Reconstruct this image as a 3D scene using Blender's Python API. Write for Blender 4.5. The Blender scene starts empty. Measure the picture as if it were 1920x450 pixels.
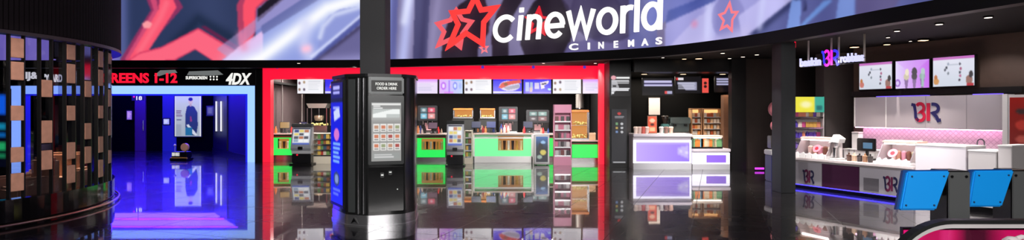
import bpy, bmesh, math, random
import numpy as np
from mathutils import Vector, Matrix
random.seed(7)
rng = np.random.default_rng(7)
SC = bpy.context.scene
COL = SC.collection
H = 1.9            # eye height
F = 1100.0         # focal length in pixels of the 1920 wide frame
HY = 210.0         # row of the horizon
PI = math.pi

def X(px, Y): return (px - 960.0) / F * Y
def Z(py, Y): return H - (py - HY) / F * Y
def FY(py): return H * F / (py - HY)

# ------------------------------------------------------------------ materials
def lin(c):
    out = []
    for v in c[:3]:
        v = v / 255.0
        out.append(v / 12.92 if v <= 0.04045 else ((v + 0.055) / 1.055) ** 2.4)
    return (out[0], out[1], out[2], 1.0)

MATS = {}
def pbr(name, rgb, rough=0.5, metal=0.0, spec=0.5, noise=0.0, nscale=8.0, coat=0.0):
    if name in MATS: return MATS[name]
    m = bpy.data.materials.new(name); m.use_nodes = True
    nt = m.node_tree; b = nt.nodes['Principled BSDF']
    c = lin(rgb)
    b.inputs['Base Color'].default_value = c
    b.inputs['Roughness'].default_value = rough
    b.inputs['Metallic'].default_value = metal
    b.inputs['Specular IOR Level'].default_value = spec
    if coat: b.inputs['Coat Weight'].default_value = coat
    if noise:
        tc = nt.nodes.new('ShaderNodeTexCoord'); n = nt.nodes.new('ShaderNodeTexNoise')
        n.inputs['Scale'].default_value = nscale; n.inputs['Detail'].default_value = 4
        r = nt.nodes.new('ShaderNodeMix'); r.data_type = 'RGBA'
        r.inputs['A'].default_value = tuple(v * (1 - noise) for v in c[:3]) + (1,)
        r.inputs['B'].default_value = tuple(min(1, v * (1 + noise)) for v in c[:3]) + (1,)
        nt.links.new(tc.outputs['Object'], n.inputs['Vector'])
        nt.links.new(n.outputs['Fac'], r.inputs['Factor'])
        nt.links.new(r.outputs['Result'], b.inputs['Base Color'])
    MATS[name] = m
    return m

def glow(name, rgb, strength=1.0):
    if name in MATS: return MATS[name]
    m = bpy.data.materials.new(name); m.use_nodes = True
    nt = m.node_tree; b = nt.nodes['Principled BSDF']
    b.inputs['Base Color'].default_value = (0.02, 0.02, 0.02, 1)
    b.inputs['Roughness'].default_value = 0.4
    b.inputs['Emission Color'].default_value = lin(rgb)
    b.inputs['Emission Strength'].default_value = strength
    MATS[name] = m
    return m

def glassy(name, tint=(255, 255, 255), mix=0.12):
    if name in MATS: return MATS[name]
    m = bpy.data.materials.new(name); m.use_nodes = True
    nt = m.node_tree; nt.nodes.remove(nt.nodes['Principled BSDF'])
    out = [n for n in nt.nodes if n.type == 'OUTPUT_MATERIAL'][0]
    t = nt.nodes.new('ShaderNodeBsdfTransparent'); t.inputs['Color'].default_value = lin(tint)
    g = nt.nodes.new('ShaderNodeBsdfGlossy'); g.inputs['Roughness'].default_value = 0.03
    fr = nt.nodes.new('ShaderNodeFresnel'); fr.inputs['IOR'].default_value = 1.35 + mix
    mx = nt.nodes.new('ShaderNodeMixShader')
    ge = nt.nodes.new('ShaderNodeNewGeometry'); iv = nt.nodes.new('ShaderNodeMath'); iv.operation = 'SUBTRACT'; iv.inputs[0].default_value = 1
    mu = nt.nodes.new('ShaderNodeMath'); mu.operation = 'MULTIPLY'
    nt.links.new(ge.outputs['Backfacing'], iv.inputs[1]); nt.links.new(iv.outputs[0], mu.inputs[0]); nt.links.new(fr.outputs[0], mu.inputs[1])
    nt.links.new(mu.outputs[0], mx.inputs[0]); nt.links.new(t.outputs[0], mx.inputs[1])
    nt.links.new(g.outputs[0], mx.inputs[2]); nt.links.new(mx.outputs[0], out.inputs[0])
    MATS[name] = m
    return m

def paint_mat(name, emit=1.0, rough=0.35):
    """colour comes from the mesh's own printed / displayed picture"""
    if name in MATS: return MATS[name]
    m = bpy.data.materials.new(name); m.use_nodes = True
    nt = m.node_tree; b = nt.nodes['Principled BSDF']
    a = nt.nodes.new('ShaderNodeAttribute'); a.attribute_name = 'picture'
    b.inputs['Roughness'].default_value = rough
    if emit:
        b.inputs['Base Color'].default_value = (0.01, 0.01, 0.01, 1)
        nt.links.new(a.outputs['Color'], b.inputs['Emission Color'])
        b.inputs['Emission Strength'].default_value = emit
    else:
        nt.links.new(a.outputs['Color'], b.inputs['Base Color'])
    MATS[name] = m
    return m

# ------------------------------------------------------------------ objects
def props(o, label=None, cat=None, group=None, kind=None):
    if label: o['label'] = label
    if cat: o['category'] = cat
    if group: o['group'] = group
    if kind: o['kind'] = kind
    return o

def thing(name, label, cat, loc=(0, 0, 0), rz=0.0, group=None):
    o = bpy.data.objects.new(name, None); COL.objects.link(o)
    o.empty_display_size = 0.1
    o.location = loc; o.rotation_euler = (0, 0, rz)
    return props(o, label, cat, group)

def copy_tree(o, parent=None):
    c = o.copy(); COL.objects.link(c)
    if parent: c.parent = parent
    for ch in [x for x in o.children]: copy_tree(ch, c)
    return c

class MB:
    def __init__(s): s.bm = bmesh.new()
    def box(s, x0, x1, y0, y1, z0, z1, bev=0.0, M=None):
        t = bmesh.new()
        v = [t.verts.new(p) for p in ((x0,y0,z0),(x1,y0,z0),(x1,y1,z0),(x0,y1,z0),(x0,y0,z1),(x1,y0,z1),(x1,y1,z1),(x0,y1,z1))]
        for f in ((0,3,2,1),(4,5,6,7),(0,1,5,4),(1,2,6,5),(2,3,7,6),(3,0,4,7)): t.faces.new([v[i] for i in f])
        if bev: bmesh.ops.bevel(t, geom=t.edges[:], offset=bev, segments=2, affect='EDGES')
        return s._add(t, M)
    def _add(s, t, M=None):
        if M is not None: bmesh.ops.transform(t, matrix=M, verts=t.verts[:])
        me = bpy.data.meshes.new('tmp'); t.to_mesh(me); t.free()
        s.bm.from_mesh(me); bpy.data.meshes.remove(me)
        return s
    def cyl(s, c, r, h, axis='z', seg=24, r2=None, bev=0.0):
        t = bmesh.new()
        bmesh.ops.create_cone(t, cap_ends=True, segments=seg, radius1=r, radius2=r if r2 is None else r2, depth=h)
        bmesh.ops.translate(t, verts=t.verts[:], vec=(0, 0, h / 2))
        if bev: bmesh.ops.bevel(t, geom=[e for e in t.edges if abs(e.verts[0].co.z - e.verts[1].co.z) < 1e-6], offset=bev, segments=2, affect='EDGES')
        M = Matrix.Translation(c)
        if axis == 'x': M = M @ Matrix.Rotation(PI / 2, 4, 'Y')
        if axis == 'y': M = M @ Matrix.Rotation(-PI / 2, 4, 'X')
        return s._add(t, M)
    def sphere(s, c, r, sc=(1, 1, 1), seg=18):
        t = bmesh.new(); bmesh.ops.create_uvsphere(t, u_segments=seg, v_segments=max(8, seg // 2), radius=r)
        return s._add(t, Matrix.Translation(c) @ Matrix.Diagonal((*sc, 1)))
    def prism(s, pts, a0, a1, plane='yz'):
        """extrude a 2D outline: 'yz' along x, 'xz' along y, 'xy' along z"""
        t = bmesh.new()
        def P(p, a):
            return (a, p[0], p[1]) if plane == 'yz' else (p[0], a, p[1]) if plane == 'xz' else (p[0], p[1], a)
        A = [t.verts.new(P(p, a0)) for p in pts]; B = [t.verts.new(P(p, a1)) for p in pts]
        n = len(pts)
        t.faces.new(A); t.faces.new(B[::-1])
        for i in range(n): t.faces.new((A[i], B[i], B[(i + 1) % n], A[(i + 1) % n]))
        bmesh.ops.recalc_face_normals(t, faces=t.faces[:])
        return s._add(t)
    def tube(s, pts, r, seg=10, closed=False):
        t = bmesh.new(); P = [Vector(p) for p in pts]; n = len(P); rings = []
        up = Vector((0, 0, 1))
        for i in range(n):
            a = P[(i - 1) % n] if (closed or i > 0) else P[i]
            b = P[(i + 1) % n] if (closed or i < n - 1) else P[i]
            d = (b - a).normalized()
            u = up if abs(d.dot(up)) < 0.95 else Vector((0, 1, 0))
            sx = d.cross(u).normalized(); sy = sx.cross(d).normalized()
            rings.append([t.verts.new(P[i] + (sx * math.cos(2 * PI * k / seg) + sy * math.sin(2 * PI * k / seg)) * r) for k in range(seg)])
        m = n if closed else n - 1
        for i in range(m):
            A, B = rings[i], rings[(i + 1) % n]
            for k in range(seg): t.faces.new((A[k], A[(k + 1) % seg], B[(k + 1) % seg], B[k]))
        if not closed:
            t.faces.new(rings[0][::-1]); t.faces.new(rings[-1])
        bmesh.ops.recalc_face_normals(t, faces=t.faces[:])
        return s._add(t)
    def lathe(s, prof, c=(0, 0, 0), seg=20):
        t = bmesh.new(); rings = []
        for r, z in prof:
            rings.append([t.verts.new((c[0] + r * math.cos(2 * PI * k / seg), c[1] + r * math.sin(2 * PI * k / seg), c[2] + z)) for k in range(seg)])
        for A, B in zip(rings, rings[1:]):
            for k in range(seg): t.faces.new((A[k], A[(k + 1) % seg], B[(k + 1) % seg], B[k]))
        t.faces.new(rings[0][::-1]); t.faces.new(rings[-1])
        bmesh.ops.recalc_face_normals(t, faces=t.faces[:])
        return s._add(t)
    def quads(s, verts, faces):
        t = bmesh.new(); V = [t.verts.new(v) for v in verts]
        for f in faces:
            try: t.faces.new([V[i] for i in f])
            except ValueError: pass
        bmesh.ops.recalc_face_normals(t, faces=t.faces[:])
        return s._add(t)
    def build(s, name, m, parent=None, label=None, loc=None, rot=None, kind=None, smooth=False):
        me = bpy.data.meshes.new(name); s.bm.to_mesh(me); s.bm.free()
        if smooth:
            me.polygons.foreach_set('use_smooth', [True] * len(me.polygons))
            me.set_sharp_from_angle(angle=0.7)
        me.materials.append(m)
        o = bpy.data.objects.new(name, me); COL.objects.link(o)
        if parent: o.parent = parent
        if loc: o.location = loc
        if rot: o.rotation_euler = rot
        return props(o, label, kind=kind)

def struct(o): o['kind'] = 'structure'; return o

# ------------------------------------------------------------------ pictures shown by screens and prints
class Pic:
    def __init__(s, w, h, bg):
        s.w, s.h = w, h
        s.a = np.zeros((h, w, 3)); s.a[:] = bg
        s.yy, s.xx = np.mgrid[0:h, 0:w]; s.xx = (s.xx + .5) / w; s.yy = (s.yy + .5) / h    # 0..1, y downwards
    def mix(s, mask, c, al=1.0):
        k = (mask * al)[..., None]; s.a = s.a * (1 - k) + np.array(c, float) * k; return s
    def rect(s, x0, y0, x1, y1, c, al=1.0): return s.mix(((s.xx >= x0) & (s.xx <= x1) & (s.yy >= y0) & (s.yy <= y1)).astype(float), c, al)
    def ell(s, x, y, rx, ry, c, al=1.0, soft=0.0):
        d = np.sqrt(((s.xx - x) / rx) ** 2 + ((s.yy - y) / ry) ** 2)
        return s.mix((d <= 1).astype(float) if not soft else np.clip((1 - d) / soft, 0, 1), c, al)
    def grad(s, c0, c1, axis='y', x0=0, y0=0, x1=1, y1=1):
        t = (s.yy - y0) / (y1 - y0) if axis == 'y' else (s.xx - x0) / (x1 - x0)
        t = np.clip(t, 0, 1)[..., None]
        m = ((s.xx >= x0) & (s.xx <= x1) & (s.yy >= y0) & (s.yy <= y1))[..., None]
        s.a = np.where(m, np.array(c0, float) * (1 - t) + np.array(c1, float) * t, s.a); return s
    def poly(s, pts, c, al=1.0):
        m = np.zeros(s.xx.shape, bool); n = len(pts)
        for i in range(n):
            (xa, ya), (xb, yb) = pts[i], pts[(i + 1) % n]
            if ya == yb: continue
            k = ((ya > s.yy) != (yb > s.yy)) & (s.xx < (xb - xa) * (s.yy - ya) / (yb - ya) + xa)
            m ^= k
        return s.mix(m.astype(float), c, al)
    def lines(s, x0, x1, y0, y1, n, c, al=1.0, fill=0.5, ragged=0.3):
        """rows of small unreadable copy"""
        st = (y1 - y0) / n
        for i in range(n):
            s.rect(x0, y0 + i * st, x1 - rng.random() * ragged * (x1 - x0), y0 + (i + fill) * st, c, al)
        return s
    def blur(s, n=1):
        for _ in range(n):
            for ax in (0, 1):
                p = np.pad(s.a, [(1, 1) if k == ax else (0, 0) for k in range(3)], 'edge')
                q = [p[0:-2], p[1:-1], p[2:]] if ax == 0 else [p[:, 0:-2], p[:, 1:-1], p[:, 2:]]
                s.a = .25 * q[0] + .5 * q[1] + .25 * q[2]
        return s
    def lin(s):
        v = np.clip(s.a / 255.0, 0, 1); return np.where(v <= 0.04045, v / 12.92, ((v + 0.055) / 1.055) ** 2.4)

def picture_mesh(name, pic, pos, m, parent=None, label=None):
    """grid whose cells carry the picture; pos(u, v) gives the vertex (v downwards)"""
    w, h = pic.w, pic.h
    vs = [pos(i / w, j / h) for j in range(h + 1) for i in range(w + 1)]
    fs = []
    for j in range(h):
        for i in range(w):
            a = j * (w + 1) + i
            fs.append((a, a + w + 1, a + w + 2, a + 1))
    me = bpy.data.meshes.new(name); me.from_pydata(vs, [], fs)
    at = me.attributes.new('picture', 'FLOAT_COLOR', 'POINT')
    p = np.pad(pic.lin(), ((1, 1), (1, 1), (0, 0)), 'edge'); p = .25 * (p[:-1, :-1] + p[1:, :-1] + p[:-1, 1:] + p[1:, 1:])
    c = np.ones(((h + 1) * (w + 1), 4), np.float32); c[:, :3] = p.reshape(-1, 3)
    at.data.foreach_set('color', c.ravel())
    me.materials.append(m); me.update()
    o = bpy.data.objects.new(name, me); COL.objects.link(o)
    if parent: o.parent = parent
    return props(o, label)

def flat_picture(name, pic, x0, x1, z0, z1, y, m, parent=None, label=None):
    return picture_mesh(name, pic, lambda u, v: (x0 + (x1 - x0) * u, y, z1 + (z0 - z1) * v), m, parent, label)

# ------------------------------------------------------------------ lettering
def text_geo(body, extrude=0.1, offset=0.0, shear=0.0, res=3):
    cu = bpy.data.curves.new('t', 'FONT'); cu.body = body; cu.size = 1; cu.extrude = extrude; cu.offset = offset
    cu.shear = shear; cu.resolution_u = res
    o = bpy.data.objects.new('t', cu); COL.objects.link(o)
    dg = bpy.context.evaluated_depsgraph_get(); dg.update()
    me = bpy.data.meshes.new_from_object(o.evaluated_get(dg))
    v = np.array([tuple(p.co) for p in me.vertices]); f = [tuple(p.vertices) for p in me.polygons]
    bpy.data.objects.remove(o); bpy.data.curves.remove(cu); bpy.data.meshes.remove(me)
    return v, f

def text(name, body, m, parent, cx, cz, w, h, y=0.0, depth=0.01, offset=0.0, shear=0.0, label=None):
    """raised letters that face -y, centred at (cx, cz) in a w x h box"""
    v, f = text_geo(body, 0.1, offset, shear)
    lo, hi = v.min(0), v.max(0)
    c = (lo + hi) / 2
    sx, sz = w / (hi[0] - lo[0]), h / (hi[1] - lo[1]); sd = depth / (hi[2] - lo[2])
    vs = [(cx + (p[0] - c[0]) * sx, y - (p[2] - lo[2]) * sd, cz + (p[1] - c[1]) * sz) for p in v]
    me = bpy.data.meshes.new(name); me.from_pydata(vs, [], f); me.materials.append(m); me.update()
    o = bpy.data.objects.new(name, me); COL.objects.link(o)
    if parent: o.parent = parent
    return props(o, label)

def ribbon(pts, width, closed=False):
    """2D stroke of constant width -> list of (left, right) pairs"""
    P = [Vector(p) for p in pts]; n = len(P); out = []
    for i in range(n):
        a = P[(i - 1) % n] if (closed or i > 0) else None
        b = P[(i + 1) % n] if (closed or i < n - 1) else None
        d1 = (P[i] - a).normalized() if a is not None else None
        d2 = (b - P[i]).normalized() if b is not None else None
        if d1 is None: d1 = d2
        if d2 is None: d2 = d1
        n1 = Vector((-d1.y, d1.x)); n2 = Vector((-d2.y, d2.x))
        mm = (n1 + n2)
        mm = mm.normalized() if mm.length > 1e-6 else n1
        k = min(2.6, 1 / max(0.2, mm.dot(n1)))
        out.append((P[i] + mm * width / 2 * k, P[i] - mm * width / 2 * k))
    return out

def stroke_mesh(mb, pairs, mapf, depth, closed=False):
    """turn stroke pairs into a solid on a surface; mapf(a, b, off) -> point"""
    n = len(pairs); V = []; Fc = []
    for l, r in pairs:
        V += [mapf(l.x, l.y, depth), mapf(r.x, r.y, depth), mapf(l.x, l.y, 0), mapf(r.x, r.y, 0)]
    for i in range(n if closed else n - 1):
        a = 4 * i; b = 4 * ((i + 1) % n)
        Fc += [(a, a + 1, b + 1, b), (a + 2, b + 2, b + 3, a + 3), (a, b, b + 2, a + 2), (a + 1, a + 3, b + 3, b + 1)]
    if not closed:
        Fc += [(0, 2, 3, 1), (4 * n - 4, 4 * n - 3, 4 * n - 1, 4 * n - 2)]
    mb.quads(V, Fc)

def arc(cx, cy, rx, ry, a0, a1, n=24):
    return [(cx + rx * math.cos(math.radians(a0 + (a1 - a0) * i / n)), cy + ry * math.sin(math.radians(a0 + (a1 - a0) * i / n))) for i in range(n + 1)]
def seg(a, b, n=4): return [(a[0] + (b[0] - a[0]) * i / n, a[1] + (b[1] - a[1]) * i / n) for i in range(n + 1)]
def star_pts(cx, cy, R, r, rot=90, sub=4):
    P = [((R if k % 2 == 0 else r) * math.cos(math.radians(rot + 36 * k)) + cx, (R if k % 2 == 0 else r) * math.sin(math.radians(rot + 36 * k)) + cy) for k in range(10)]
    out = []
    for i in range(10): out += seg(P[i], P[(i + 1) % 10], sub)[:-1]
    return out

# shared materials
BLACK = pbr('black_satin', (8, 8, 9), 0.35)
MATTE = pbr('black_matt', (11, 10, 11), 0.8, 0, .2)
DARKW = pbr('dark_wall_paint', (12, 11, 12), 0.7, 0, .2, noise=0.15, nscale=2)
GREYM = pbr('grey_metal', (120, 122, 124), 0.3, 1.0)
STEEL = pbr('brushed_steel', (190, 190, 192), 0.22, 1.0)
WHITE = pbr('white_laminate', (225, 224, 224), 0.4)
OFFW = pbr('off_white_plastic', (205, 200, 200), 0.45)
DGREY = pbr('dark_grey_plastic', (52, 54, 54), 0.45)
WOOD = pbr('brown_wood', (128, 92, 72), 0.5, noise=0.25, nscale=14)
SCREEN = paint_mat('lit_screen', 1.0)
SCREENB = paint_mat('bright_lit_screen', 1.25)
PRINT = paint_mat('printed_sheet', 0)
RED_L = glow('red_light', (245, 12, 52), 1.15)
WHITE_L = glow('white_light', (255, 252, 250), 1.3)
# ================================================================== camera
cam = bpy.data.cameras.new('camera'); co = bpy.data.objects.new('camera', cam); COL.objects.link(co)
cam.sensor_width = 36; cam.sensor_fit = 'HORIZONTAL'; cam.lens = 36 * F / 1920; cam.shift_y = -(225 - HY) / 1920
co.location = (0, 0, H); co.rotation_euler = (PI / 2, 0, 0); cam.clip_end = 200
SC.camera = co

# ================================================================== the setting
def floor_mat():
    m = bpy.data.materials.new('polished_black_tile'); m.use_nodes = True
    nt = m.node_tree; b = nt.nodes['Principled BSDF']; L = nt.links.new
    tc = nt.nodes.new('ShaderNodeTexCoord'); mp = nt.nodes.new('ShaderNodeMapping')
    mp.inputs['Rotation'].default_value = (0, 0, math.radians(19)); mp.inputs['Location'].default_value = (0.35, 0.2, 0)
    br = nt.nodes.new('ShaderNodeTexBrick'); br.offset = 0.0; br.squash = 1.0
    br.inputs['Scale'].default_value = 1.0; br.inputs['Mortar Size'].default_value = 0.007
    br.inputs['Brick Width'].default_value = 1.2; br.inputs['Row Height'].default_value = 1.2
    br.inputs['Mortar Smooth'].default_value = 0.0
    br.inputs['Color1'].default_value = lin((11, 9, 14)); br.inputs['Color2'].default_value = lin((9, 8, 12)); br.inputs['Mortar'].default_value = lin((20, 18, 20))
    L(tc.outputs['Object'], mp.inputs['Vector']); L(mp.outputs[0], br.inputs['Vector'])
    L(br.outputs['Color'], b.inputs['Base Color'])
    b.inputs['IOR'].default_value = 1.5; b.inputs['Specular IOR Level'].default_value = 0.30
    n = nt.nodes.new('ShaderNodeTexNoise'); n.inputs['Scale'].default_value = 0.7; n.inputs['Detail'].default_value = 5
    L(tc.outputs['Object'], n.inputs['Vector'])
    r = nt.nodes.new('ShaderNodeMapRange'); r.inputs['To Min'].default_value = 0.20; r.inputs['To Max'].default_value = 0.34
    L(n.outputs['Fac'], r.inputs['Value']); L(r.outputs[0], b.inputs['Roughness'])
    inv = nt.nodes.new('ShaderNodeMath'); inv.operation = 'SUBTRACT'; inv.inputs[0].default_value = 1.0
    L(br.outputs['Fac'], inv.inputs[1]); L(inv.outputs[0], b.inputs['Coat Weight'])
    b.inputs['Coat IOR'].default_value = 2.1; b.inputs['Coat Roughness'].default_value = 0.028
    wv = nt.nodes.new('ShaderNodeTexNoise'); wv.inputs['Scale'].default_value = 1.3; L(tc.outputs['Object'], wv.inputs['Vector'])
    bp_ = nt.nodes.new('ShaderNodeBump'); bp_.inputs['Strength'].default_value = 0.02; bp_.inputs['Distance'].default_value = 0.02
    L(wv.outputs['Fac'], bp_.inputs['Height']); L(bp_.outputs[0], b.inputs['Coat Normal'])
    return m
m = MB(); m.box(-30, 22, -8, 32, -0.2, 0); struct(m.build('floor', floor_mat()))

# curved fascia line, from the straight stretch on the left round to the right
FPX = [(724, 111.3), (919, 105.7), (1065, 98.4), (1160, 93.2), (1247, 86.5), (1325, 77.5), (1406, 66), (1494, 50), (1622, 24), (1752, 0), (1960, -38)]
CP = [(-27.0, 21.55), (-21.0, 21.55), (-16.0, 21.55), (-11.0, 21.55), (-7.2, 21.45)]
for px, py in FPX:
    Y = (3.8 - H) * F / (HY - py); CP.append((X(px, Y), Y))
CP.append((8.3, 6.2))
def catmull(P, n=14):
    P = [np.array(p, float) for p in P]; Q = [2 * P[0] - P[1]] + P + [2 * P[-1] - P[-2]]; out = []
    for i in range(1, len(Q) - 2):
        for k in range(n):
            t = k / n
            out.append(0.5 * ((2 * Q[i]) + (Q[i + 1] - Q[i - 1]) * t + (2 * Q[i - 1] - 5 * Q[i] + 4 * Q[i + 1] - Q[i + 2]) * t * t + (3 * Q[i] - Q[i - 1] - 3 * Q[i + 1] + Q[i + 2]) * t ** 3))
    out.append(P[-1]); return np.array(out)
BC = catmull(CP)
for _ in range(6): BC[1:-1] = 0.25 * BC[:-2] + 0.5 * BC[1:-1] + 0.25 * BC[2:]
BS = np.concatenate([[0], np.cumsum(np.linalg.norm(np.diff(BC, axis=0), axis=1))]); BL = BS[-1]
BT = np.gradient(BC, axis=0); BT /= np.linalg.norm(BT, axis=1)[:, None]
BN = np.stack([BT[:, 1], -BT[:, 0]], 1)               # towards the hall
BPX = 960 + F * BC[:, 0] / BC[:, 1]
def b_s(px): return float(np.interp(px, BPX, BS))
def b_at(s, z, off=0.0):
    x = np.interp(s, BS, BC[:, 0]); y = np.interp(s, BS, BC[:, 1])
    nx = np.interp(s, BS, BN[:, 0]); ny = np.interp(s, BS, BN[:, 1])
    return (float(x + nx * off), float(y + ny * off), float(z))
def b_sz(px, py):
    s = b_s(px); Y = float(np.interp(s, BS, BC[:, 1])); return s, Z(py, Y)
ZB, ZT = 3.8, 6.5
def fascia(mb, off0, off1, z0, z1):
    n = len(BC)
    V = []; Fc = []
    for i in range(n):
        for off, z in ((off0, z0), (off0, z1), (off1, z1), (off1, z0)):
            V.append((BC[i, 0] + BN[i, 0] * off, BC[i, 1] + BN[i, 1] * off, z))
    for i in range(n - 1):
        a, b = 4 * i, 4 * i + 4
        for k in range(4): Fc.append((a + k, a + (k + 1) % 4, b + (k + 1) % 4, b + k))
    mb.quads(V, Fc)
# soffit behind the curved screen
edge = [(p[0] - n_[0] * 0.27, p[1] - n_[1] * 0.27) for p, n_ in zip(BC, BN)]
poly = [(e[0], e[1]) for e in edge] + [(20, 4), (20, 31), (-27, 31)]
m = MB(); m.prism(poly, 3.68, 3.9, 'xy'); struct(m.build('ceiling', pbr('soffit_paint', (15, 12, 13), 0.75, 0, .2)))
m = MB(); fascia(m, -0.25, 0.02, 3.52, 3.80); struct(m.build('trim_1', pbr('fascia_lip', (7, 6, 7), 0.5, 0, .3)))
# hall ceiling and outer walls
m = MB(); m.box(-30, 22, -8, 32, 9.0, 9.2); struct(m.build('ceiling_hall', DARKW))
m = MB(); m.box(-30, 22, 31, 31.2, 0, 9); struct(m.build('wall_back', DARKW))
m = MB(); m.box(-30, -29.8, -8, 31, 0, 9); struct(m.build('wall_left', DARKW))
m = MB(); m.box(20, 20.2, -8, 31, 0, 9); struct(m.build('wall_right', DARKW))
m = MB(); m.box(-30, 22, -8.2, -8, 0, 9); struct(m.build('wall_rear', DARKW))

# ---------------------------------------------------------------- curved LED screen
pic = Pic(1500, 96, (86, 88, 132))
def bp(px, py):
    s, z = b_sz(px, py); return (s / BL, (ZT - z) / (ZT - ZB))
def bpoly(pts, c, al=1.0, n=5):
    q = []
    for i in range(len(pts)): q += [bp(*p) for p in seg(pts[i], pts[(i + 1) % len(pts)], n)[:-1]]
    pic.poly(q, c, al)
def bstroke(pts, w, c, al=1.0):
    pr = ribbon(pts, w); bpoly([tuple(l) for l, r in pr] + [tuple(r) for l, r in pr][::-1], c, al)
def bring(cx, cy, rx, ry, w, c, al):
    u = [bp(cx + rx * math.cos(a), cy + ry * math.sin(a)) for a in np.linspace(0, 2 * PI, 60)]
    d = [bp(cx + (rx - w) * math.cos(a), cy + (ry - w) * math.sin(a)) for a in np.linspace(0, 2 * PI, 60)]
    pic.poly(u + d[::-1], c, al)
T = -140
# behind the round screen wall: pale violet
bpoly([(-300, T), (226, T), (226, 120), (-300, 120)], (128, 112, 200))
for x in range(-260, 210, 46): bpoly([(x, T), (x + 22, T), (x + 12, 120), (x - 10, 120)], (150, 132, 214), .5)
# left picture: slate blue with the outline of a huge red star, crossed by beams of light
def bsoft(pts, w, c, al=1.0):
    """soft-edged stroke of light, w in picture pixels of the eye's frame"""
    Q = [bp(*p) for p in pts]; wm = w * 21.0 / F; d = np.full(pic.xx.shape, 1e9)
    px_, py_ = pic.xx * BL, pic.yy * (ZT - ZB)
    for (ax, ay), (bx_, by_) in zip(Q, Q[1:]):
        ax, ay, bx_, by_ = ax * BL, ay * (ZT - ZB), bx_ * BL, by_ * (ZT - ZB); ex, ey = bx_ - ax, by_ - ay
        t = np.clip(((px_ - ax) * ex + (py_ - ay) * ey) / (ex * ex + ey * ey + 1e-9), 0, 1)
        d = np.minimum(d, np.hypot(px_ - ax - t * ex, py_ - ay - t * ey))
    pic.mix(np.exp(-(d / wm) ** 2), c, al)
bpoly([(225, T), (480, T), (480, 120), (225, 120)], (44, 56, 92))
bpoly([(480, T), (676, T), (676, 120), (480, 120)], (120, 130, 196))
bsoft([(228, -60), (230, 120)], 12, (92, 102, 160), .8)
bsoft([(390, 0), (395, 40)], 40, (60, 72, 112), .6); bsoft([(330, 80), (372, 36), (440, 76)], 12, (22, 36, 62), .7)
bpoly([(262, -40), (274, -3), (283, 19), (226, 111), (226, 118), (262, 118), (302, 60), (343, 14), (334, -3), (310, -40)], (142, 50, 96))
bpoly([(276, -20), (288, 19), (234, 111), (244, 116), (297, 20), (290, -20)], (206, 74, 116))
bpoly([(292, -40), (300, -3), (297, 18), (240, 113), (262, 118), (274, 102), (331, 14), (324, -3), (306, -40)], (250, 84, 112))
bsoft([(312, 6), (300, 34), (262, 96)], 7, (255, 122, 140), .6)
bpoly([(266, 44), (276, 39), (286, 44), (282, 52), (270, 53)], (252, 156, 164))
bpoly([(376, 50), (444, 94), (452, 90), (384, 48)], (96, 34, 74))
bpoly([(226, 116), (245, 110), (262, 98), (302, 88), (372, 52), (446, 96), (424, 118), (397, 113), (366, 93), (329, 113), (300, 118)], (214, 62, 100))
bpoly([(236, 118), (262, 101), (302, 91), (372, 56), (440, 97), (418, 118), (398, 112), (366, 91), (327, 111)], (252, 102, 128))
bpoly([(444, 9), (459, -20), (505, -20), (505, -3), (481, 17), (479, 60), (449, 120), (447, 70)], (176, 60, 96))
bpoly([(456, 9), (466, -20), (500, -20), (498, -3), (479, 15), (477, 60), (452, 120), (457, 70)], (250, 80, 104))
bpoly([(482, 18), (506, -3), (534, -20), (534, -3), (482, 42)], (26, 20, 36))
# beams
bpoly([(406, 92), (445, 63), (526, -1), (560, -30), (600, -30), (564, 0), (490, 50), (427, 107)], (168, 152, 206), .58)
bpoly([(564, 0), (610, -30), (640, -30), (600, 0), (490, 70), (490, 48)], (100, 106, 166), .9)
bpoly([(412, 116), (430, 103), (490, 66), (600, -2), (640, -30), (676, -30), (676, 120), (412, 120)], (146, 160, 226), .93)
bpoly([(415, 116), (447, 88), (492, 58), (494, 116)], (236, 194, 240), .9)
bsoft([(452, 66), (458, 90)], 9, (244, 130, 168), .6)
bsoft([(440, 122), (485, 108), (540, 68), (573, 44), (613, 14), (676, -6)], 22, (214, 224, 255), .8)
bsoft([(460, 122), (490, 108), (540, 70), (573, 46), (613, 16), (676, -4)], 11, (255, 255, 255), .95)
bsoft([(573, 46), (570, 80), (580, 104)], 14, (210, 214, 250), .7)
bpoly([(596, 92), (602, 52), (616, 30), (637, 17), (676, 11), (676, 30)], (142, 152, 216), .9)
bsoft([(600, 70), (606, 50), (626, 28), (676, 13)], 5, (226, 232, 255), .7)
bpoly([(578, 118), (676, 32), (676, 44), (590, 118)], (84, 92, 164))
bsoft([(584, 106), (676, 30)], 2.5, (226, 230, 255), .8)
bpoly([(590, 118), (676, 45), (676, 120)], (104, 100, 150)); bsoft([(596, 112), (676, 50)], 4, (62, 56, 92), .8); bsoft([(610, 118), (676, 112)], 12, (150, 146, 200), .8)
bsoft([(572, 92), (577, 91)], 8, (252, 196, 222), 1)
# behind the column and to its right: violet grey folds
bpoly([(676, T), (1960, T), (1960, 130), (676, 130)], (120, 112, 152))
bpoly([(676, T), (750, T), (742, 130), (676, 130)], (98, 100, 160)); bsoft([(730, -20), (724, 120)], 7, (136, 146, 214), .9)
bsoft([(768, -60), (762, 40), (754, 125)], 13, (184, 188, 238), 1); bsoft([(766, 0), (758, 40)], 8, (222, 226, 255), .9)
bpoly([(782, T), (812, T), (800, 125), (774, 125)], (76, 74, 116)); bsoft([(800, -40), (790, 120)], 6, (64, 60, 100), .7)
bsoft([(826, -30), (812, 60), (806, 120)], 8, (142, 134, 176), .8)
DK = (38, 28, 44)
bpoly([(826, 122), (830, 72), (842, 35), (860, 10), (884, -8), (908, -8), (918, 30), (917, 60), (897, 88), (894, 122)], DK)
bpoly([(924, 122), (921, 70), (930, 28), (948, -10), (986, -10), (962, 30), (953, 70), (953, 122)], DK)
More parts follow.
